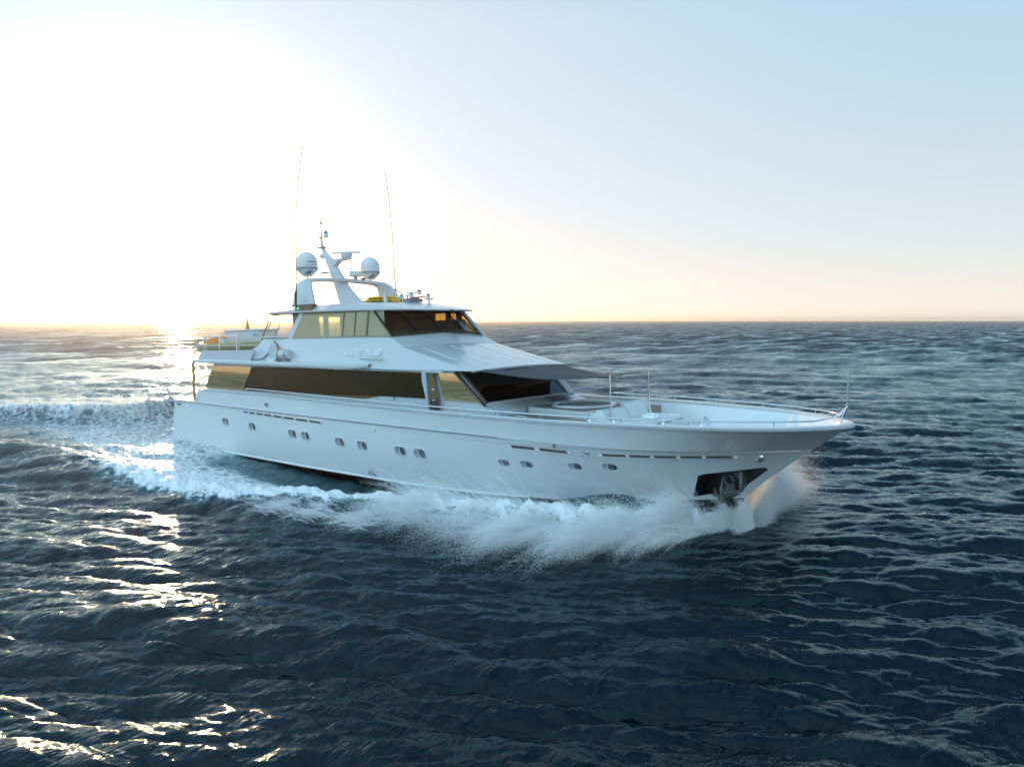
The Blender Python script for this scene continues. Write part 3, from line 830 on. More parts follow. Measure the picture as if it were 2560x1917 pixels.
m.tube([(9.22, 0, 9.65), (9.23, 0, 10.35), (9.24, 0, 10.62)], [.035, .022, .014], 8)
m.box(8.98, 9.75, -.05, .05, 9.66, 9.69); m.box(9.0, 9.55, -.16, .16, 9.20, 9.225)
m.tube([(9.0, 0, 9.68), (8.98, 0, 9.92)], .012, 6); m.lathe([(0, 0), (.04, .01), (.03, .07), (0, .08)], (8.98, 0, 9.9), 10)
m.lathe([(0, 0), (.055, .0), (.055, .06), (.03, .07), (.03, .14), (0, .15)], (9.235, 0, 10.3), 10)
m.tube([(9.24, 0, 10.4), (9.3, 0, 10.62)], .012, 6)
m.build('mast_head', GREYM, Y, smooth=True)
lt = MB().lathe([(0, 0), (.12, .0), (.12, .03), (.10, .05), (.075, .26), (.04, .32), (0, .33)], (9.58, 0, 9.69), 16).build('mast_lantern', DOMEW, Y, smooth=True)
MB().lathe([(.097, 0), (.09, .07)], (9.58, 0, 9.83), 16).build('lens', INK, lt)
m = MB(); m.slab([(10.0, -.14, 8.58), (11.25, -.12, 8.60), (11.25, -.12, 8.53), (10.55, -.12, 8.50), (10.25, -.14, 8.28)], (0, .26, 0)); m.build('radar_bracket', WHITE, Y)
rd = MB().lathe([(0, .0), (.2, .0), (.24, .04), (.26, .17), (.28, .2), (0, .2)], (11.05, 0, 8.60), 20).build('open_array_radar', DOMEW, Y, smooth=True)
MB().slab([(11.05 + .52, .36, 8.80), (11.05 + .46, .44, 8.80), (11.05 - .52, -.36, 8.80), (11.05 - .46, -.44, 8.80)], (0, 0, .085)).build('scanner_bar', DOMEW, rd, bevel=.02)
m = MB().tube([(10.45, 0, 8.6), (10.45, 0, 8.85), (10.6, 0, 8.9)], .018, 6)
m.lathe([(0, 0), (.1, .02), (.13, .12), (.08, .2), (0, .22)], (9.25, .0, 8.72), 12); m.tube([(9.3, 0, 8.7), (9.7, 0, 8.66)], .02, 6)
m.tube([(9.1, 0, 8.5), (9.7, 0, 8.5)], .013, 6)
m.build('mast_fitting', DOMEW, Y, smooth=True)
fan = MB().lathe([(0, 0), (.1, .01), (.28, .04), (.1, .075), (0, .08)], (9.6, -.15, 7.98), 18); fan.tube([(9.6, -.15, 7.8), (9.6, -.15, 8.0)], .015, 6); fan.build('gps_antenna', GREYM, Y, smooth=True)
# small closed-array radar on the crossbar
rm = MB().lathe([(0, 0), (.28, .0), (.315, .04), (.30, .2), (.25, .245), (0, .26)], (10.8, .66, 7.82), 24).build('small_radome', DOMEW, Y, smooth=True)
MB().tube([(10.8, .66, 7.66), (10.8, .66, 7.83)], .07, 8).build('stand', GREYM, rm)
MB().box(10.9, 11.0, .9, 1.05, 7.64, 7.76).build('stand', DARK, rm)
m = MB().lathe([(0, 0), (.12, .0), (.13, .03), (0, .05)], (10.55, .62, 8.16), 14); m.tube([(10.55, .62, 8.04), (10.55, .62, 8.18)], .015, 6); m.build('gps_antenna', DOMEW, Y, smooth=True)
# satellite domes
for sg in (-1, 1):
    c = (10.53, sg * 1.72, 7.62)
    prof = [(0, .12), (.20, .12), (.22, .15), (.45, .38)]
    d_ = MB().lathe(prof + [(.455, .40), (0, .41)], c, 36).build('satellite_dome', DOMEW, Y, smooth=True)
    MB().lathe([(0, .395), (.455, .395), (.462, .41), (.462, .475), (.455, .49), (0, .49)], c, 36).build('band', DOMEG, d_, smooth=True)
    up = [(.455, .48), (.458, .70)] + [(.458 * math.cos(rad(a)), .70 + .47 * math.sin(rad(a))) for a in range(8, 90, 8)] + [(0, 1.17)]
    MB().lathe([(0, .48)] + up, c, 40).build('radome', DOMEW, d_, smooth=True)
    MB().tube([(c[0], c[1], 7.55), (c[0], c[1], 7.76)], .035, 10).build('stand', DOMEW, d_, smooth=True)
    MB().slab([(c[0] + .18, c[1] - .3, 7.80), (c[0] + .38, c[1] - .16, 7.97), (c[0] + .40, c[1] + .04, 7.97), (c[0] + .22, c[1] - .02, 7.80)], (.02, -.02, -.01)).build('hatch', DOMEG, d_)
m = MB()
for x in (10.9,): 
    for y in (-.95, -.7): m.tube([(x, y, 7.6), (x, y, 8.3 if y < -.8 else 8.0)], .009, 5)
m.tube([(10.7, -1.1, 8.45), (10.2, -.4, 8.47)], .008, 5)
m.pieces('aerial', TANFR, Y)
# whip aerials
wa = MB().tube([(11.12, -2.72, 6.3), (11.16, -2.7, 7.4), (11.2, -2.66, 8.8), (11.26, -2.66, 10.2), (11.55, -2.66, 11.6), (11.99, -2.68, 12.88)], [.026, .024, .020, .017, .015, .012], 6).build('whip_aerial', WHIPM, Y, smooth=True)
MB().tube([(11.12, -2.75, 6.42), (11.16, -2.74, 7.0)], .05, 8).build('mount', DARK, wa)
wa = MB().tube([(11.98, 2.72, 6.5), (11.5, 2.75, 7.1), (11.12, 2.75, 7.25), (11.08, 2.75, 7.9), (11.0, 2.75, 10.0), (10.85, 2.75, 11.6), (10.61, 2.75, 13.0)], [.02, .02, .026, .020, .017, .015, .012], 6).build('whip_aerial', WHIPM, Y, smooth=True)
MB().tube([(11.12, 2.75, 7.2), (11.12, 2.75, 7.35)], .045, 8).build('mount', TANFR, wa)

# horns and roof light
hb = MB(); hb.box(14.9, 15.3, -.15, .6, 6.46, 6.6); hb.tube([(15.1, -.05, 6.55), (15.1, -.05, 6.78)], .03, 8); hb.box(15.0, 15.2, .15, .5, 6.58, 6.68)
hn = hb.build('horn_base', GREYM, Y)
for (x, y, z, ln) in ((15.35, -.28, 6.72, .35), (15.25, .25, 6.86, .75), (15.55, .45, 6.68, .6), (15.0, -.5, 6.66, .3)):
    MB().lathe([(0, -ln), (.035, -ln), (.03, -ln * .3), (.045, -.09), (.115, .0), (.10, .005), (0, -.04)], (x + .25, y, z), 16, 'X').build('horn', STEEL, hn, smooth=True)
rl = MB().lathe([(0, 0), (.09, 0), (.11, .04), (.05, .07), (.04, .20), (.06, .22)], (16.3, .0, 6.30), 14)
rl.box(16.22, 16.38, -.2, .2, 6.50, 6.57); rl.build('searchlight', DOMEW, Y, bevel=.01)

# ------------------------------------------------------------------ lettering and small rail on the side
GL = {'S': [[(4, 6), (0, 6), (0, 3), (4, 3), (4, 0), (0, 0)]], 'H': [[(0, 0), (0, 6)], [(4, 0), (4, 6)], [(0, 3), (4, 3)]], 'O': [[(0, 0), (0, 6), (4, 6), (4, 0), (0, 0)]],
      'R': [[(0, 0), (0, 6), (4, 6), (4, 3), (0, 3)], [(1.6, 3), (4, 0)]], 'E': [[(4, 6), (0, 6), (0, 0), (4, 0)], [(0, 3), (3.4, 3)]], 'T': [[(0, 6), (4, 6)], [(2, 6), (2, 0)]],
      'I': [[(.6, 6), (3.4, 6)], [(2, 6), (2, 0)], [(.6, 0), (3.4, 0)]], 'N': [[(0, 0), (0, 6), (4, 0), (4, 6)]], 'G': [[(4, 6), (0, 6), (0, 0), (4, 0), (4, 2.8), (2, 2.8)]]}
def lettering(text, x0, z0, h, adv, sgn=1):
    m_ = MB(); u = h / 6; x = x0
    for c in text:
        if c != ' ':
            for pl in GL[c]:
                for i in range(len(pl) - 1):
                    (a, b), (c2, d2) = pl[i], pl[i + 1]
                    p = np.array([a, b]); q = np.array([c2, d2]); dd = (q - p) / np.linalg.norm(q - p); nn = np.array([-dd[1], dd[0]]) * .50
                    p = p - dd * .4; q = q + dd * .4
                    co = [p + nn, q + nn, q - nn, p - nn]
                    pts = [sw(x + (k_[0] * 1.0 + k_[1] * .32) * u, z0 + k_[1] * u, .012) for k_ in co]
                    m_.slab(pts, (0, -.012, 0))
            x += adv
        else: x += adv * .6
    return m_
lettering('SHORE THING', 14.66, 4.385, .185, .206).build('name_lettering', LETTER, Y, weld=False)
m = MB(); m.tube([sw(15.82, 4.25, .06), sw(17.1, 4.23, .06)], .014, 6)
for x in (15.85, 16.28, 16.68, 17.07): m.tube([sw(x, 4.25, -.01), sw(x, 4.245, .06)], .02, 6)
m.build('grab_rail', GREYM, Y)
# printed marks on the near satellite dome (a short word and a line)
def dome_text(c, segs, r=.462):
    m_ = MB()
    for a0, a1, z0, z1 in segs:
        n = 4
        m_.grid([[(c[0] + r * math.cos(rad(a0 + (a1 - a0) * k / n)), c[1] + r * math.sin(rad(a0 + (a1 - a0) * k / n)), z) for k in range(n + 1)] for z in (z0, z1)])
    return m_
c = (10.53, -1.72)
segs = [(-30 + 6.5 * k, -25.5 + 6.5 * k, 8.30, 8.36) for k in range(7)] + [(-45 + 7 * k, -40 + 7 * k, 8.175, 8.19) for k in range(9)] + [(-22 + 6 * k, -18 + 6 * k, 8.05, 8.07) for k in range(3)]
dome_text(c, segs, .463).build('dome_print', INK, Y)

# ------------------------------------------------------------------ life raft drum, life ring cover on the side deck
rf_ = empty('life_raft', (10.6, -3.15, 4.12))
tag(rf_, 'white drum-shaped life raft canister lashed on the side ledge', 'life raft')
MB().lathe([(0, -.42), (.17, -.42), (.20, -.38), (.20, -.03), (.215, -.02), (.215, .02), (.20, .03), (.20, .38), (.17, .42), (0, .42)], (.15, 0, .28), 22, 'X').build('canister', WHITE, rf_, smooth=True)
MB().box(-.25, -.12, -.2, .2, 0, .12).box(.38, .5, -.2, .2, 0, .12).pieces('cradle', GREYM, rf_)
MB().lathe([(.21, -.03), (.21, .03)], (-.12, 0, .28), 20, 'X').lathe([(.21, -.03), (.21, .03)], (.42, 0, .28), 20, 'X').pieces('strap', BROWN, rf_)
MB().box(-.45, -.1, -.14, .14, .02, .34).build('bracket', WHITE, rf_, bevel=.04)
lr = empty('life_ring', (9.75, -2.98, 4.2))
tag(lr, 'white covered horseshoe life ring standing on the side ledge by the raft canister', 'life ring')
m = MB(); hp = [(-.27, 0), (-.30, .35), (-.22, .62), (0, .74), (.22, .62), (.30, .35), (.27, 0)]
m.slab([(x, -.13, z) for x, z in hp], (0, .24, 0)).build('cover', WHITE, lr, bevel=.06, seg=3)
MB().tube([(x * 1.0, -.0, z * 1.0 + .01) for x, z in hp[2:]], .03, 8).build('piping', BROWN, lr)
fl = empty('marker_light', (10.42, -3.1, 4.58)); tag(fl, 'small yellow safety light clipped above the raft canister', 'safety light')
MB().lathe([(0, 0), (.045, .01), (.05, .06), (.02, .1), (0, .1)], (0, 0, 0), 12).build('lamp_body', YELLOW, fl, smooth=True)
MB().box(-.05, .05, -.05, .05, -.03, .02).build('clip', DARK, fl)

# yellow boards on the roof
for k in range(2):
    yb = empty('rescue_board', (13.35 + .1 * k, .05, 6.53 + .11 * k))
    tag(yb, ['long yellow board with black fittings, lower of the pair on the wheelhouse roof', 'shorter yellow board with black fittings, upper of the pair on the wheelhouse roof'][k], 'board', 'yellow boards on the roof')
    hl = 1.25 - .3 * k; m = MB(); rr = []
    for i in range(17):
        s = -1 + 2 * i / 16; w = .42 * (1 - abs(s) ** 3) + .05; x = s * hl; zc = .02 + .05 * (1 - s * s) + (.04 * s * s if k else 0)
        rr.append([(x, -w, zc), (x, -w * .8, zc + .055), (x, 0, zc + .065), (x, w * .8, zc + .055), (x, w, zc), (x, w * .8, zc - .05), (x, 0, zc - .055), (x, -w * .8, zc - .05)])
    m.grid(rr, closed=True).build('board', YELLOW, yb, smooth=True)
    for i in range(5):
        x = -hl * .7 + i * hl * .35
        MB().lathe([(0, -.02), (.03, -.02), (.03, .02), (0, .02)], (x, -.40 * (1 - abs(x / hl) ** 3) - .06, .045), 8, 'Y').build('fitting', DARK, yb)
MB().box(14.25, 14.4, -.62, -.52, 6.42, 6.85).build('board_rack', WHITE, Y)

# ------------------------------------------------------------------ foredeck: spa, lockers, sofa, windlass, awning
tk = MB()
trk = [(22.3, -1.2), (25.0, -1.7), (25.0, 1.7), (22.3, 1.2)]
tk.slab([(x, y, 2.34) for x, y in trk], (0, 0, .26))
tr_o = tk.build('foredeck_trunk', WHITE, Y, bevel=.03)
MB().slab([(22.42, -1.1, 2.602), (24.85, -1.55, 2.602), (24.85, 1.55, 2.602), (22.42, 1.1, 2.602)], (0, 0, .006)).build('teak_top', TEAK, tr_o)
spo = MB().lathe([(.90, .0), (1.08, .0), (1.10, .03), (1.08, .07), (1.0, .08), (.96, .06), (.95, -.0)], (23.75, 0, 2.605), 48).build('spa_rim', WHITE, Y, smooth=True)
MB().lathe([(0, .0), (.965, .0), (.955, .035), (.6, .05), (0, .055)], (23.75, 0, 2.61), 48).build('spa_cover', SPA, Y, smooth=True)
m = MB().tube([(24.9, -.1, 2.6), (24.95, -.05, 2.72), (25.2, .45, 2.72), (25.2, .5, 2.6)], .016, 6)
m.tube([(22.75, -2.55, 2.38), (22.78, -2.55, 2.47), (23.35, -2.62, 2.47), (23.38, -2.62, 2.37)], .016, 6)
m.build('deck_handle', STEEL, Y, smooth=True)
sf = MB().slab([(25.05, -1.75, 1.75), (26.9, -1.5, 1.75), (26.9, 1.5, 1.75), (25.05, 1.75, 1.75)], (0, 0, .45)).build('sofa_base', WHITE, Y, bevel=.04)
def cushion(x0, x1, y0, y1, z0, z1, rot=0.0, shear=0.0):
    m_ = MB(); m_.slab([(x0, y0, z0), (x1, y0, z0), (x1 + shear, y0, z1), (x0 + shear, y0, z1)], (0, y1 - y0, 0))
    o = m_.build('cushion', CUSH, sf, bevel=.06, seg=3)
    return o
cushion(25.55, 26.75, -1.42, -.02, 2.2, 2.34); cushion(25.55, 26.75, .02, 1.42, 2.2, 2.34)
cushion(25.35, 25.62, -1.45, -.02, 2.25, 2.66, shear=-.22); cushion(25.35, 25.62, .02, 1.45, 2.25, 2.78, shear=-.22)
cushion(24.98, 25.5, -1.5, -.72, 2.24, 2.56, shear=-.1)
bk = empty('folded_towel', (26.35, -.1, 2.35)); tag(bk, 'folded white towel lying on the foredeck sofa', 'towel')
MB().slab([(-.22, -.16, 0), (.2, -.2, .0), (.24, .14, .0), (-.16, .2, .0)], (0, 0, .10)).build('towel_fold', LETTER, bk, bevel=.03)
MB().box(-.15, .17, -.1, .1, .105, .14).build('towel_flap', LETTER, bk, bevel=.015)
# windlass hoop and drum
m = MB()
m.tube([(28.0, .3 + .26 * math.cos(a * math.pi / 12), 2.12 + .30 * math.sin(a * math.pi / 12)) for a in range(13)] + [(28.0, .04, 1.75)], .045, 10)
m.lathe([(0, 0), (.13, 0), (.14, .08), (.08, .12), (.08, .25), (.15, .30), (.15, .36), (0, .38)], (28.0, .3, 1.74), 18)
m.tube([(28.0, .56, 2.12), (28.0, .56, 1.74)], .045, 10); m.tube([(27.95, .1, 2.2), (27.2, .0, 1.9), (27.15, .0, 1.75)], .03, 8)
m.lathe([(0, 0), (.1, 0), (.08, .1), (0, .14)], (27.1, -.3, 1.74), 12)
m.build('windlass', STEEL, Y, smooth=True)
for (x, y) in ((26.6, -2.6), (26.6, 2.6), (29.3, -1.2), (29.3, 1.2)):
    m = MB().tube([(x - .18, y, 1.98), (x + .18, y, 1.98)], .028, 8); m.tube([(x - .08, y, 1.74), (x - .08, y, 1.98)], .02, 6); m.tube([(x + .08, y, 1.74), (x + .08, y, 1.98)], .02, 6)
    m.build('mooring_cleat', STEEL, Y, smooth=True)
for (x, y) in ((26.9, -3.12), (28.2, -2.72), (26.2, -3.28)):   # small steel fittings on the cap
    MB().lathe([(0, 0), (.07, 0), (.06, .05), (.03, .09), (0, .1)], (x, y, gz(x) + .06), 12).build('cap_fitting', STEEL, Y, smooth=True)
# awning and its two poles
poles = []
for sg in (-1, 1):
    MB().tube([(25.6, sg * 1.22, 1.74), (25.58, sg * 1.2, 2.9), (25.55, sg * 1.19, 3.76)], [.034, .03, .026], 10).build('awning_pole', STEEL, Y, smooth=True)
m = MB(); rr = []
nu, nv = 26, 14
for i in range(nu + 1):
    u = i / nu; r_ = []
    for j in range(nv + 1):
        v = -1 + 2 * j / nv
        hw = 2.55 + (1.2 - 2.55) * u
        hw -= .22 * math.sin(math.pi * u)
        x = 21.0 + (25.56 - 21.0) * u - .22 * u * (1 - v * v)
        z = 3.86 + (3.70 - 3.86) * u - .17 * math.sin(math.pi * u) * (.55 + .45 * v * v) + .02 * math.sin(v * 5 + u * 6)
        r_.append((x, v * hw, z))
    rr.append(r_)
m.grid(rr).build('awning', FABRIC, Y, smooth=True, solid=.006)

# anchor in its pocket
ya = -.50
m = MB()
m.tube([(29.42, ya, 1.05), (29.44, ya - .03, .78), (29.46, ya - .08, .52)], .055, 8)
m.tube([(28.98, ya - .12, .88), (28.95, ya - .2, .6), (28.98, ya - .28, .36)], [.03, .05, .07], 8)
m.tube([(28.80, ya - .3, .56), (28.82, ya - .34, .40), (29.0, ya - .34, .30), (29.25, ya - .26, .40), (29.48, ya - .16, .50), (29.58, ya - .1, .66)], [.03, .08, .10, .085, .07, .03], 8)
ring = [(29.16 + .13 * math.cos(a_ * math.pi / 6), ya - .16, .80 + .13 * math.sin(a_ * math.pi / 6)) for a_ in range(13)]
m.tube(ring, .028, 6)
m.add([(29.08, ya - .22, .46), (29.36, ya - .2, .54), (29.34, ya - .2, .74), (29.1, ya - .22, .68)], [(0, 1, 2, 3)])
m.build('anchor', GALV, Y, smooth=True)

# ------------------------------------------------------------------ tender and gear on the upper deck aft
td = empty('tender_boat', (2.9, -2.12, 4.34)); td.scale = (1.2, 1.0, 1.0)
tag(td, 'small inflatable tender with khaki tubes stowed on the aft upper deck', 'tender')
for sg in (-1, 1):
    MB().tube([(-.1, sg * .62, .32), (.4, sg * .66, .32), (2.0, sg * .6, .36), (2.9, sg * .34, .42), (3.35, 0, .46)], [.19, .22, .22, .2, .16], 14).build('tube', KHAKI, td, smooth=True)
MB().slab([(-.1, -.5, .1), (2.6, -.45, .12), (3.1, 0, .2), (2.6, .45, .12), (-.1, .5, .1)], (0, 0, .12)).build('floor', WHITE, td)
MB().slab([(.75, -.3, .25), (1.35, -.3, .25), (1.15, -.28, .75), (.9, -.28, .75)], (0, .58, 0)).build('console', WHITE, td, bevel=.03)
MB().slab([(-.35, -.5, .3), (.65, -.5, .3), (.75, -.45, .62), (.3, -.3, .86), (-.2, -.4, .62)], (0, .8, 0)).build('orange_cover', ORANGE, td, bevel=.08, seg=3)
mo = MB().slab([(-1.35, -.17, .12), (-.92, -.17, .10), (-.86, -.17, .5), (-1.0, -.17, .58), (-1.38, -.17, .5)], (0, .34, 0)).build('outboard_motor', pbr('motor_grey', (.42, .43, .45), .35), td, bevel=.05, seg=3)
MB().box(-.95, -.08, -.14, .14, .16, .42).build('mount', WHITE, mo, bevel=.03)
MB().lathe([(0, 0), (.05, 0), (.06, .1), (0, .13)], (-.85, 0, .55), 10).build('cap', BROWN, mo)
for x in (.1, 2.2): pass
lk = empty('deck_locker', (3.95, -.72, 4.14))
tag(lk, 'long white deck box behind the tender on the aft upper deck', 'locker')
MB().box(-1.75, 1.75, -.5, .5, 0, 1.33).build('box_body', WHITE, lk, bevel=.05)
MB().box(-1.8, 1.8, -.54, .54, 1.33, 1.40).build('lid', WHITE, lk, bevel=.02)
for x in (1.2, 1.5): MB().box(x - .05, x + .05, -.53, -.50, 1.08, 1.18).build('latch', GREYM, lk)
for sg, x in ((1, 2.6), (1, 4.3)):
    pass
ck = MB().box(3.0, 3.2, -2.7, -1.5, 4.14, 4.40).box(5.0, 5.2, -2.65, -1.6, 4.14, 4.42).pieces('tender_chock', WHITE, Y)
fg = empty('ensign', (2.55, -.05, 4.14))
tag(fg, 'orange-brown furled flag on a thin staff above the aft deck box', 'flag')
MB().tube([(0, 0, 0), (-.1, 0, 2.25)], .016, 8).build('staff', STEEL, fg, smooth=True)
m = MB(); rr = []
for i in range(12):
    s = i / 11; z = 2.1 - .75 * s; r = .02 + .13 * s
    rr.append([(-.1 + .05 * s + r * math.cos(a) * (1 + .3 * math.sin(3 * a + 4 * s)), .6 * r * math.sin(a), z) for a in [2 * math.pi * k / 14 for k in range(14)]])
m.grid(rr, closed=True).build('cloth', pbr('flag_cloth', (.55, .20, .07), .8, noise=.4, nscale=9), fg, smooth=True)

# ------------------------------------------------------------------ THE SEA
SEA_CAM = (CAM[0], CAM[1])
def tile(N, L, peak, rms, th0, spread, lmin, seed):
    r_ = np.random.default_rng(seed)
    k1 = np.fft.fftfreq(N, L / N) * 2 * np.pi
    kx, ky = np.meshgrid(k1, k1, indexing='ij'); k = np.hypot(kx, ky); k[0, 0] = 1
    kp = 2 * np.pi / peak
    S = np.exp(-1.25 * (kp / k) ** 2) / k ** 4 * np.exp(-(k * lmin / (2 * np.pi)) ** 2)
    D = np.abs(np.cos((np.arctan2(ky, kx) - th0))) ** spread + .02
    A = np.sqrt(S * D) * (r_.normal(size=(N, N)) + 1j * r_.normal(size=(N, N))); A[0, 0] = 0
    h = np.fft.ifft2(A); sc_ = rms / h.real.std()
    dx = np.fft.ifft2(-1j * kx / k * A).real * sc_; dy = np.fft.ifft2(-1j * ky / k * A).real * sc_
    return (L, N, h.real * sc_, dx, dy)
def samp(t, X, Y_, ang):
    L, N, h, dx, dy = t; c, s = math.cos(ang), math.sin(ang)
    U = (X * c + Y_ * s) / L * N; V = (-X * s + Y_ * c) / L * N
    i0 = np.floor(U).astype(int); j0 = np.floor(V).astype(int); fu = (U - i0); fv = (V - j0)
    i1 = (i0 + 1) % N; j1 = (j0 + 1) % N; i0 %= N; j0 %= N
    def g(a): return (a[i0, j0] * (1 - fu) + a[i1, j0] * fu) * (1 - fv) + (a[i0, j1] * (1 - fu) + a[i1, j1] * fu) * fv
    H, A, B = g(h), g(dx), g(dy)
    return H, A * c - B * s, A * s + B * c

# direction the waves run: mostly toward the camera, slightly from the right
WD = rad(118)
T1 = tile(1024, 173.0, 7.0, .085, 0.0, 9, .45, 3)
T2 = tile(512, 29.0, 1.9, .047, 0.0, 12, .12, 5)

def ss(a, b, x):
    t = np.clip((x - a) / (b - a), 0, 1); return t * t * (3 - 2 * t)

# outer edge of the starboard / port wake foam, as a half breadth along the boat
WX = [-60, -40, -20, -5, 0, 5, 10, 14, 16, 18, 20, 22, 24, 25, 26, 27, 28, 28.7, 29.2, 29.5]
WE = [15, 12.5, 10.5, 8.7, 9.0, 9.4, 9.3, 8.6, 7.0, 6.6, 6.0, 6.0, 5.6, 5.3, 5.0, 4.4, 3.2, 2.0, 1.1, .5]
def wake(X, Y_, noise1, noise2):
    ay = np.abs(Y_)
    E = np.interp(X, WX, WE)
    hb = np.interp(X, CX, CB)                   # hull half breadth
    inside = (X > -.3) & (X < 29.2)
    q = ay - hb
    z = np.zeros_like(X)
    # sheet of water climbing the bow
    z += np.where(q > -.3, .78 * np.exp(-((X - 26.1) / 2.2) ** 2) * np.exp(-(np.maximum(q, 0) / 1.25) ** 2), 0)
    # breaking crest running aft from the bow
    C = E - .9 - .5 * ss(20, 0, X)
    amp = np.interp(X, [-40, -10, 0, 8, 14, 18, 22, 25, 27, 28.4, 29.2, 29.8], [.02, .05, .12, .25, .32, .40, .74, .95, .85, .5, .22, 0])
    wdt = np.interp(X, [-20, 0, 16, 22, 28], [2.2, 1.5, 1.1, .9, .75])
    z += amp * np.exp(-((ay - C) / wdt) ** 2) * (1 + .30 * noise1)
    # trough between crest and hull
    z -= .32 * np.exp(-((X - 14.5) / 6.5) ** 2) * np.exp(-((q - 1.0) / 1.2) ** 2)
    # stern hollow and rooster wave behind
    z -= .45 * np.exp(-((X + 2.0) / 3.0) ** 2) * np.exp(-(Y_ / 3.6) ** 2)
    rc = np.interp(Y_, [-9, -6.5, -4, -1.5, 3, 7, 12], [-20, -15.5, -10.8, -8.8, -9.5, -14, -22])
    rs = np.interp(Y_, [-11, -8, -6, 0, 4, 8, 12], [.1, .5, .8, 1.0, .95, .6, .1])
    z += .95 * rs * np.exp(-((X - rc) / np.where(X > rc, 1.15, 2.4)) ** 2) * (1 + .25 * noise1)
    # diverging wave on the starboard quarter
    dc = np.interp(X, [-30, -14, -6, 0, 5, 12], [-21, -14.5, -11.2, -9.6, -9.0, -9.0])
    z += .55 * ss(10, 1, X) * ss(-45, -20, X) * np.exp(-((Y_ - dc) / 1.3) ** 2)
    # foam coverage
    e = E - ay + noise1 * .55 + noise2 * .25
    f = ss(-.25, 1.0, e)
    body = np.interp(X, [-60, -20, -3, 4, 10, 15, 20, 24, 29], [.28, .55, .76, .80, .80, .84, .84, .84, .9])
    crest = np.exp(-((ay - C) / (wdt * 1.25)) ** 2)
    dens = np.clip(body * .85 + .45 * crest * ss(0, 14, X) + .15 * noise2, 0, 1.3)
    gap = ss(5, 9, X) * ss(21.5, 18.5, X) * ss(2.3, 1.0, q)
    dens *= 1 - .72 * gap
    bowglass = np.exp(-((X - 25.9) / 2.2) ** 2) * ss(1.3, .5, q)
    dens *= 1 - .5 * bowglass
    dens *= 1 - .55 * ss(7, 2, X) * ss(-6.5, -8.5, Y_) * ss(-9.5, -8.8, -np.abs(Y_))
    f = f * dens
    f = np.where(X > 29.8, 0, f)
    ft = .95 * ss(1.2, -.2, np.abs(X - rc) / 1.6) * ss(11, 8, ay) * (.45 + .55 * ss(-.8, -3.2, Y_) + .3 * noise2)
    f = np.maximum(f, ft * ss(-2, -6, X))
    return z, f, inside & (q < -.12)

def sea_sheet():
    # full circle of columns, dense inside the view and a step beyond it, rows spaced evenly as seen from drone height
    th = np.concatenate([np.arange(-42, 42, .055), np.arange(42, 90, .5), np.arange(90, 270, 1.5), np.arange(270, 318, .5)])
    az = np.radians(130 - th)
    inv = np.linspace(1 / 5.5, 1 / 900, 1050)
    r_ = 1 / inv
    r_ = np.concatenate([[.01, 1.5, 3, 4.5], r_, np.geomspace(930, 60000, 45)])
    R_, A_ = np.meshgrid(r_, az, indexing='ij')
    X = SEA_CAM[0] + R_ * np.cos(A_); Y_ = SEA_CAM[1] + R_ * np.sin(A_)
    f1 = np.clip(1.25 - R_ / 1200, 0, 1); f2 = np.clip(1.2 - R_ / 130, 0, 1)
    h1, a1, b1 = samp(T1, X, Y_, WD)
    h1b, a1b, b1b = samp(T1, X * 1.37 + 31, Y_ * 1.37 - 12, WD + rad(22))
    h2, a2, b2 = samp(T2, X, Y_, WD + rad(9))
    n1 = samp(T1, X * 6 + 5, Y_ * 6, 1.1)[0] / .15 * .5; n2 = samp(T1, X * 23, Y_ * 23 + 3, 2.0)[0] / .15 * .5
    sw1 = .16 * np.sin((X * math.cos(rad(140)) + Y_ * math.sin(rad(140))) * 2 * math.pi / 31 + .7) + .10 * np.sin((X * math.cos(rad(98)) + Y_ * math.sin(rad(98))) * 2 * math.pi / 19 + 2.1)
    H = (h1 * .85 + h1b * .45) * f1 + h2 * f2 + sw1 * f1
    DX = (a1 * .85 + a1b * .45) * f1 + a2 * f2; DY = (b1 * .85 + b1b * .45) * f1 + b2 * f2
    zw, foam, ins = wake(X, Y_, n1, n2)
    near = np.exp(-(np.maximum(np.abs(Y_) - 4.5, 0) / 5) ** 2) * ss(-30, -6, X) * ss(33, 29, X)
    H = H * (1 - .6 * near) + zw + foam * (.05 * n2 + .03 * n1) * f2
    DX *= (1 - .7 * near); DY *= (1 - .7 * near)
    # keep the sea out of the hull
    H = np.where(ins, np.minimum(H, -.9), H)
    X = X + DX; Y_ = Y_ + DY
    Z = H - R_ ** 2 / (2 * 6.371e6) * 0.3
    nr, nc = X.shape
    co = np.stack([X, Y_, Z], -1).astype(np.float32).reshape(-1, 3)
    i = np.arange(nr - 1)[:, None]; j = np.arange(nc)[None, :]; j2 = (j + 1) % nc
    q = np.stack([i * nc + j, (i + 1) * nc + j, (i + 1) * nc + j2, i * nc + j2], -1).reshape(-1, 4).astype(np.int32)[:, ::-1]
    me_ = bpy.data.meshes.new('sea')
    me_.vertices.add(len(co)); me_.vertices.foreach_set('co', co.ravel())
    me_.loops.add(q.size); me_.loops.foreach_set('vertex_index', np.ascontiguousarray(q).ravel())
    me_.polygons.add(len(q)); me_.polygons.foreach_set('loop_start', np.arange(0, q.size, 4, dtype=np.int32))
    me_.update(calc_edges=True)
    me_.shade_smooth()
    fa = me_.attributes.new('far', 'FLOAT', 'POINT'); fa.data.foreach_set('value', (ss(18, 260, R_) ** .7).astype(np.float32).ravel())
    at = me_.attributes.new('foam', 'FLOAT', 'POINT'); at.data.foreach_set('value', np.clip(foam, 0, 1.3).astype(np.float32).ravel())
    return me_

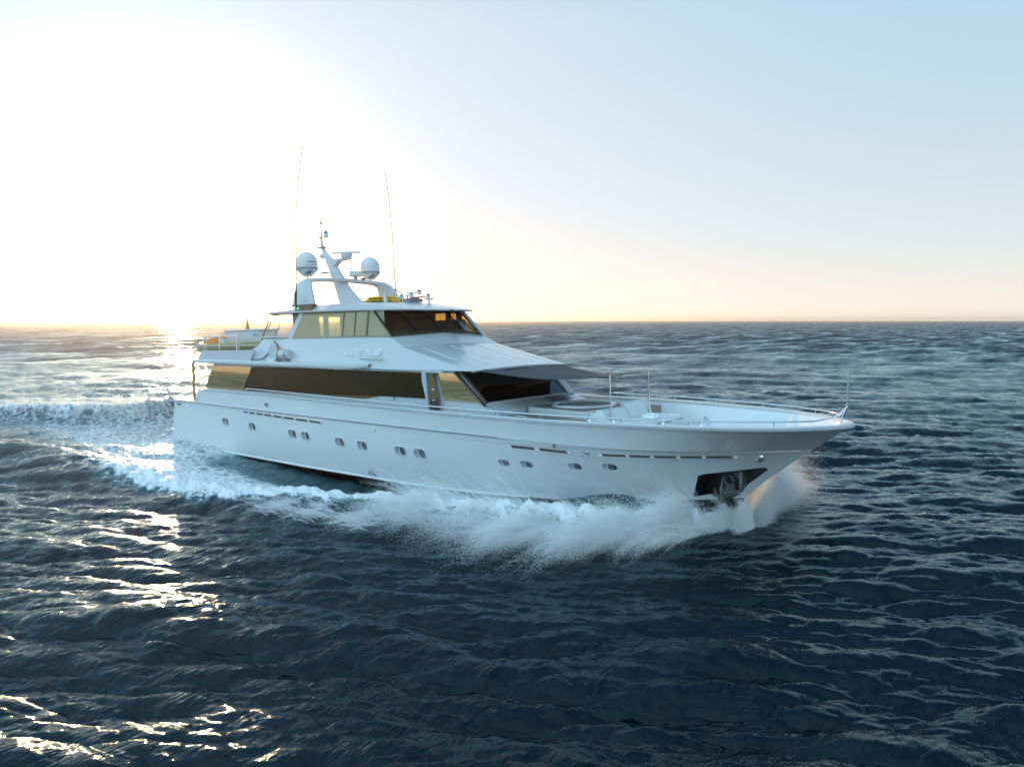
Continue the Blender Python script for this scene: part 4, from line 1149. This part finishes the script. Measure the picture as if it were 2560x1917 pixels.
def sea_material():
    m_, nt, b = new_mat('sea_water')
    N, K = nt.nodes, nt.links
    geo = N.new('ShaderNodeNewGeometry')
    at = N.new('ShaderNodeAttribute'); at.attribute_name = 'foam'
    def noise(scale, detail=4, rough=.55, vec=None, dist=0.0):
        n = N.new('ShaderNodeTexNoise'); n.inputs['Scale'].default_value = scale; n.inputs['Detail'].default_value = detail
        n.inputs['Roughness'].default_value = rough; n.inputs['Distortion'].default_value = dist
        K.new(vec or geo.outputs['Position'], n.inputs['Vector']); return n
    def math_(op, a, b_=None, c=None, clamp=False):
        n = N.new('ShaderNodeMath'); n.operation = op; n.use_clamp = clamp
        for i, v in enumerate((a, b_, c)):
            if v is None: continue
            if isinstance(v, (int, float)): n.inputs[i].default_value = v
            else: K.new(v, n.inputs[i])
        return n.outputs[0]
    # stretched mapping so that ripples lie along the wind crests
    mp = N.new('ShaderNodeMapping'); mp.inputs['Rotation'].default_value = (0, 0, -WD); mp.inputs['Scale'].default_value = (1.0, .24, 1)
    K.new(geo.outputs['Position'], mp.inputs['Vector'])
    r1 = noise(2.2, 5, .6, mp.outputs[0], .4); r2 = noise(9.0, 3, .6, mp.outputs[0], .2)
    hsum = math_('ADD', math_('MULTIPLY', r1.outputs[0], 1.0), math_('MULTIPLY', r2.outputs[0], .22))
    far = N.new('ShaderNodeAttribute'); far.attribute_name = 'far'
    r0_ = noise(.42, 2, .5, mp.outputs[0], .3)
    gust = noise(.07, 3, .5)
    gs = math_('ADD', math_('MULTIPLY', gust.outputs[0], 1.6), .15)
    nearf = math_('SUBTRACT', 1.0, math_('MULTIPLY', far.outputs['Fac'], .8))
    hall = math_('ADD', math_('MULTIPLY', math_('MULTIPLY', hsum, gs), math_('MULTIPLY', nearf, .085)), math_('MULTIPLY', math_('MULTIPLY', r0_.outputs[0], far.outputs['Fac']), .13))
    bp = N.new('ShaderNodeBump'); bp.inputs['Strength'].default_value = 1; bp.inputs['Distance'].default_value = 1.0
    K.new(hall, bp.inputs['Height'])
    # foam pattern: lacy cells broken up by noise
    wv = noise(.9, 3, .6)
    vv = N.new('ShaderNodeVectorMath'); vv.operation = 'MULTIPLY_ADD'
    K.new(wv.outputs[1], vv.inputs[0]); vv.inputs[1].default_value = (1.1, 1.1, 1.1); K.new(geo.outputs['Position'], vv.inputs[2])
    vo = N.new('ShaderNodeTexVoronoi'); vo.feature = 'DISTANCE_TO_EDGE'; vo.inputs['Scale'].default_value = 1.9
    K.new(vv.outputs[0], vo.inputs['Vector'])
    vo2 = N.new('ShaderNodeTexVoronoi'); vo2.feature = 'DISTANCE_TO_EDGE'; vo2.inputs['Scale'].default_value = 5.5
    K.new(vv.outputs[0], vo2.inputs['Vector'])
    lace = math_('SUBTRACT', 1, math_('MULTIPLY', vo.outputs[0], 2.6), clamp=True)
    lace2 = math_('SUBTRACT', 1, math_('MULTIPLY', vo2.outputs[0], 2.4), clamp=True)
    fn = noise(3.5, 8, .68, vv.outputs[0]); fn2 = noise(.55, 3, .5)
    pat = math_('ADD', math_('ADD', math_('MULTIPLY', lace, .30), math_('MULTIPLY', lace2, .16)), math_('ADD', math_('MULTIPLY', fn.outputs[0], .85), math_('MULTIPLY', fn2.outputs[0], .30)))
    # threshold falls as foam rises
    th = math_('SUBTRACT', 1.45, math_('MULTIPLY', at.outputs['Fac'], 1.15))
    fm_ = math_('MULTIPLY', math_('SUBTRACT', pat, th), 2.3, clamp=True)
    ff = math_('MULTIPLY', fm_, math_('MULTIPLY', at.outputs['Fac'], 12, clamp=True), clamp=True)
    # water
    far2 = N.new('ShaderNodeAttribute'); far2.attribute_name = 'far'
    K.new(math_('ADD', math_('MULTIPLY', far2.outputs['Fac'], .20), .075), b.inputs['Roughness'])
    b.inputs['IOR'].default_value = 1.333
    b.inputs['Specular Tint'].default_value = (.38, .75, 1.0, 1)
    # far off, the wave faces that can be seen are those leaning to whoever looks at them
    vm = N.new('ShaderNodeVectorMath'); vm.operation = 'SCALE'; K.new(geo.outputs['Incoming'], vm.inputs[0]); bn = noise(.16, 7, .72, mp.outputs[0], .3)
    bias = math_('MAXIMUM', math_('MULTIPLY', math_('SUBTRACT', bn.outputs[0], .36), 1.5), .02)
    K.new(math_('MULTIPLY', far.outputs['Fac'], bias), vm.inputs['Scale'])
    va = N.new('ShaderNodeVectorMath'); va.operation = 'ADD'; K.new(vm.outputs[0], va.inputs[0]); K.new(bp.outputs[0], va.inputs[1])
    vn = N.new('ShaderNodeVectorMath'); vn.operation = 'NORMALIZE'; K.new(va.outputs[0], vn.inputs[0])
    K.new(vn.outputs[0], b.inputs['Normal'])
    # aerated water is greener under thin foam
    aer = N.new('ShaderNodeMix'); aer.data_type = 'RGBA'
    aer.inputs['A'].default_value = (.0012, .0085, .0145, 1); aer.inputs['B'].default_value = (.06, .24, .28, 1)
    K.new(math_('MULTIPLY', at.outputs['Fac'], .75, clamp=True), aer.inputs['Factor'])
    K.new(aer.outputs['Result'], b.inputs['Base Color'])
    fo = N.new('ShaderNodeBsdfPrincipled'); fo.inputs['Base Color'].default_value = (.90, .91, .92, 1); fo.inputs['Roughness'].default_value = .75
    bf = N.new('ShaderNodeBump'); bf.inputs['Strength'].default_value = 1; bf.inputs['Distance'].default_value = .07
    K.new(pat, bf.inputs['Height']); K.new(bf.outputs[0], fo.inputs['Normal'])
    df = N.new('ShaderNodeBsdfDiffuse'); K.new(aer.outputs['Result'], df.inputs[0])
    gl = N.new('ShaderNodeBsdfGlossy'); gl.inputs[0].default_value = (.68, .88, .97, 1); K.new(vn.outputs[0], gl.inputs['Normal'])
    K.new(b.inputs['Roughness'].links[0].from_socket, gl.inputs['Roughness'])
    fr_ = N.new('ShaderNodeFresnel'); fr_.inputs[0].default_value = 1.34; K.new(vn.outputs[0], fr_.inputs['Normal'])
    wt = N.new('ShaderNodeMixShader'); K.new(fr_.outputs[0], wt.inputs[0]); K.new(df.outputs[0], wt.inputs[1]); K.new(gl.outputs[0], wt.inputs[2])
    mx = N.new('ShaderNodeMixShader'); K.new(ff, mx.inputs[0]); K.new(wt.outputs[0], mx.inputs[1]); K.new(fo.outputs[0], mx.inputs[2])
    K.new(mx.outputs[0], N['Material Output'].inputs[0])
    return m_

sea = link('sea', sea_sheet(), sea_material())
tag(sea, 'dark blue choppy sea with sun glitter and the white wake of the yacht', 'sea', kind='structure')

# ------------------------------------------------------------------ spray
def points_obj(name, P_, R_, mat):
    me_ = bpy.data.meshes.new(name); me_.vertices.add(len(P_)); me_.vertices.foreach_set('co', P_.astype(np.float32).ravel())
    a = me_.attributes.new('rad', 'FLOAT', 'POINT'); a.data.foreach_set('value', R_.astype(np.float32))
    o = bpy.data.objects.new(name, me_); col.objects.link(o); me_.materials.append(mat)
    ng = bpy.data.node_groups.new(name, 'GeometryNodeTree')
    ng.interface.new_socket('Geometry', in_out='INPUT', socket_type='NodeSocketGeometry'); ng.interface.new_socket('Geometry', in_out='OUTPUT', socket_type='NodeSocketGeometry')
    gi = ng.nodes.new('NodeGroupInput'); go = ng.nodes.new('NodeGroupOutput'); mp = ng.nodes.new('GeometryNodeMeshToPoints')
    na = ng.nodes.new('GeometryNodeInputNamedAttribute'); na.data_type = 'FLOAT'; na.inputs['Name'].default_value = 'rad'
    sm = ng.nodes.new('GeometryNodeSetMaterial'); sm.inputs['Material'].default_value = mat
    ng.links.new(gi.outputs[0], mp.inputs['Mesh']); ng.links.new(na.outputs[0], mp.inputs['Radius'])
    ng.links.new(mp.outputs[0], sm.inputs[0]); ng.links.new(sm.outputs[0], go.inputs[0])
    md = o.modifiers.new('points', 'NODES'); md.node_group = ng
    return o
def fbm(x, y, s):
    v = 0
    for k, (a, b, c) in enumerate(s): v = v + np.sin(x * a + y * b + c) / (1 + .5 * k)
    return v / 2.2
FS = [(1.7, .6, .3), (-1.1, 2.3, 1.4), (3.3, -2.1, 2.2), (4.9, 3.7, .9), (-6.1, 5.2, 4.1), (9.3, -7.7, 3.0)]
m_sp = bpy.data.materials.new('spray_water'); m_sp.use_nodes = True
nt = m_sp.node_tree; nt.nodes.clear()
o_ = nt.nodes.new('ShaderNodeOutputMaterial'); d1 = nt.nodes.new('ShaderNodeBsdfDiffuse'); d1.inputs[0].default_value = (.98, .98, .98, 1)
d2 = nt.nodes.new('ShaderNodeBsdfTranslucent'); d2.inputs[0].default_value = (.85, .88, .9, 1)
mxx = nt.nodes.new('ShaderNodeMixShader'); mxx.inputs[0].default_value = .2
nt.links.new(d1.outputs[0], mxx.inputs[1]); nt.links.new(d2.outputs[0], mxx.inputs[2]); nt.links.new(mxx.outputs[0], o_.inputs[0])

m_far = m_sp.copy(); m_far.name = 'backlit_spray'
for n_ in m_far.node_tree.nodes:
    if n_.type == 'MIX_SHADER': n_.inputs[0].default_value = .65
def jets(side, nj, per, x0, x1, out, up, aft, edge=.25, dur=.55, lift=0.0, seed=1):
    g = np.random.default_rng(seed)
    x = g.uniform(x0, x1, nj * 4)
    clump = .5 + .5 * np.clip(fbm(x * 1.9, x * .7 + seed, FS) * 1.5, -1, 1)
    ok = np.flatnonzero(g.random(nj * 4) < .06 + .94 * clump ** 1.6)[:nj]
    x, clump = x[ok], clump[ok]; nj = len(x)
    hb = np.interp(x, CX, CB); E = np.interp(x, WX, WE)
    y = hb + edge + (E - hb) * g.beta(1.6, 2.6, nj) * .8
    vo = out * g.normal(1, .3, nj) * (.45 + .8 * clump); vu = up * np.abs(g.normal(1, .38, nj)) * (.35 + .95 * clump); va = aft * g.normal(1, .35, nj)
    base = lift + .30 * np.exp(-((x - 26) / 3.0) ** 2)
    T = dur * g.uniform(.5, 1.15, nj)
    t = g.beta(1.1, 1.3, (nj, per)) * T[:, None]
    s_ = (.012 + .13 * t)
    X = x[:, None] - va[:, None] * t + g.normal(size=(nj, per)) * s_ * .8
    Yq = y[:, None] + vo[:, None] * t + g.normal(size=(nj, per)) * s_ * .6
    Z = base[:, None] + vu[:, None] * t - 4.9 * t * t + g.normal(size=(nj, per)) * s_ * .6
    r = .0034 + .0026 * g.random((nj, per)) ** 3
    P = np.stack([X, side * Yq, Z], -1).reshape(-1, 3); r = r.ravel()
    k = P[:, 2] > -.12
    return P[k], r[k]
S_ = [jets(-1, 3400, 260, 23.0, 28.9, 3.8, 2.1, 2.0, edge=.95, seed=1), jets(-1, 2200, 240, 27.8, 29.3, 2.8, 2.3, .6, edge=.12, seed=9), jets(-1, 900, 240, 28.9, 29.7, 1.2, 2.4, .4, edge=.02, dur=.5, seed=10), jets(-1, 2000, 260, 20.5, 25.0, 2.6, 2.2, 2.2, edge=.9, dur=.45, seed=2),
      jets(-1, 1600, 260, 21.0, 23.4, 1.9, 2.5, 2.4, edge=1.0, dur=.66, seed=3), jets(-1, 900, 240, 15.5, 21.0, 1.8, 1.2, 2.0, edge=2.2, dur=.3, seed=4),
      jets(-1, 2500, 240, 24.6, 28.6, 4.1, 1.8, .8, edge=1.0, dur=.5, seed=5)]
P_ = np.concatenate([s[0] for s in S_]); R_ = np.concatenate([s[1] for s in S_])
o = points_obj('bow_spray', P_, R_, m_sp); tag(o, 'white spray thrown up along the starboard bow wave', 'spray', kind='stuff')
S_ = [jets(1, 3600, 260, 25.5, 28.9, 3.8, 2.9, -.3, edge=.2, dur=.65, seed=6), jets(1, 4600, 260, 27.4, 29.1, 5.2, 3.2, -1.0, edge=.3, dur=.75, seed=7), jets(1, 600, 240, 20, 26, 3, 2, 1.5, seed=8), jets(1, 1500, 240, 28.6, 29.8, 1.8, 2.6, -.2, edge=.02, dur=.5, seed=12)]
P_ = np.concatenate([s[0] for s in S_]); R_ = np.concatenate([s[1] for s in S_])
o = points_obj('far_side_spray', P_, R_, m_far); tag(o, 'sunlit spray breaking beyond the bow on the far side', 'spray', kind='stuff')
# white water crest of the stern wave
n = 300000
yy = rng.uniform(-8.5, 5, n); rc = np.interp(yy, [-9, -6.5, -4, -1.5, 3, 7], [-20, -15.5, -10.8, -8.8, -9.5, -14])
xx = rc + .7 * rng.normal(size=n) ; zz = (.75 + .25 * fbm(xx * 1.5, yy * 1.5, FS)) * np.interp(yy, [-8.5, -5.5, 0, 5], [.5, .9, 1.0, .9]) * np.exp(-((xx - rc) / 1.3) ** 2) + .18 * np.abs(rng.normal(size=n))
k = fbm(xx * 2.1, yy * 2.3, FS) + .7 * rng.normal(size=n) > (-.2 + .5 * (yy > -1.5))
o = points_obj('stern_wave_spray', np.stack([xx, yy, zz], -1)[k], (.007 + .01 * rng.random(n) ** 5)[k], m_far)
tag(o, 'pale tumbling spray on the wave astern of the yacht', 'spray', kind='stuff')

# ------------------------------------------------------------------ warm sea haze
hzo = MB().box(-5000, 5000, -5000, 5000, -12, 22).build('haze', None)
hm = bpy.data.materials.new('sea_haze'); hm.use_nodes = True; hn = hm.node_tree; hn.nodes.clear()
ho = hn.nodes.new('ShaderNodeOutputMaterial'); hv = hn.nodes.new('ShaderNodeVolumePrincipled')
hv.inputs['Color'].default_value = (.98, .92, .86, 1); hv.inputs['Density'].default_value = .00021; hv.inputs['Anisotropy'].default_value = .75
hn.links.new(hv.outputs[0], ho.inputs['Volume']); hzo.data.materials.append(hm)
tag(hzo, 'warm sea haze glowing round the low sun', 'haze', kind='stuff')
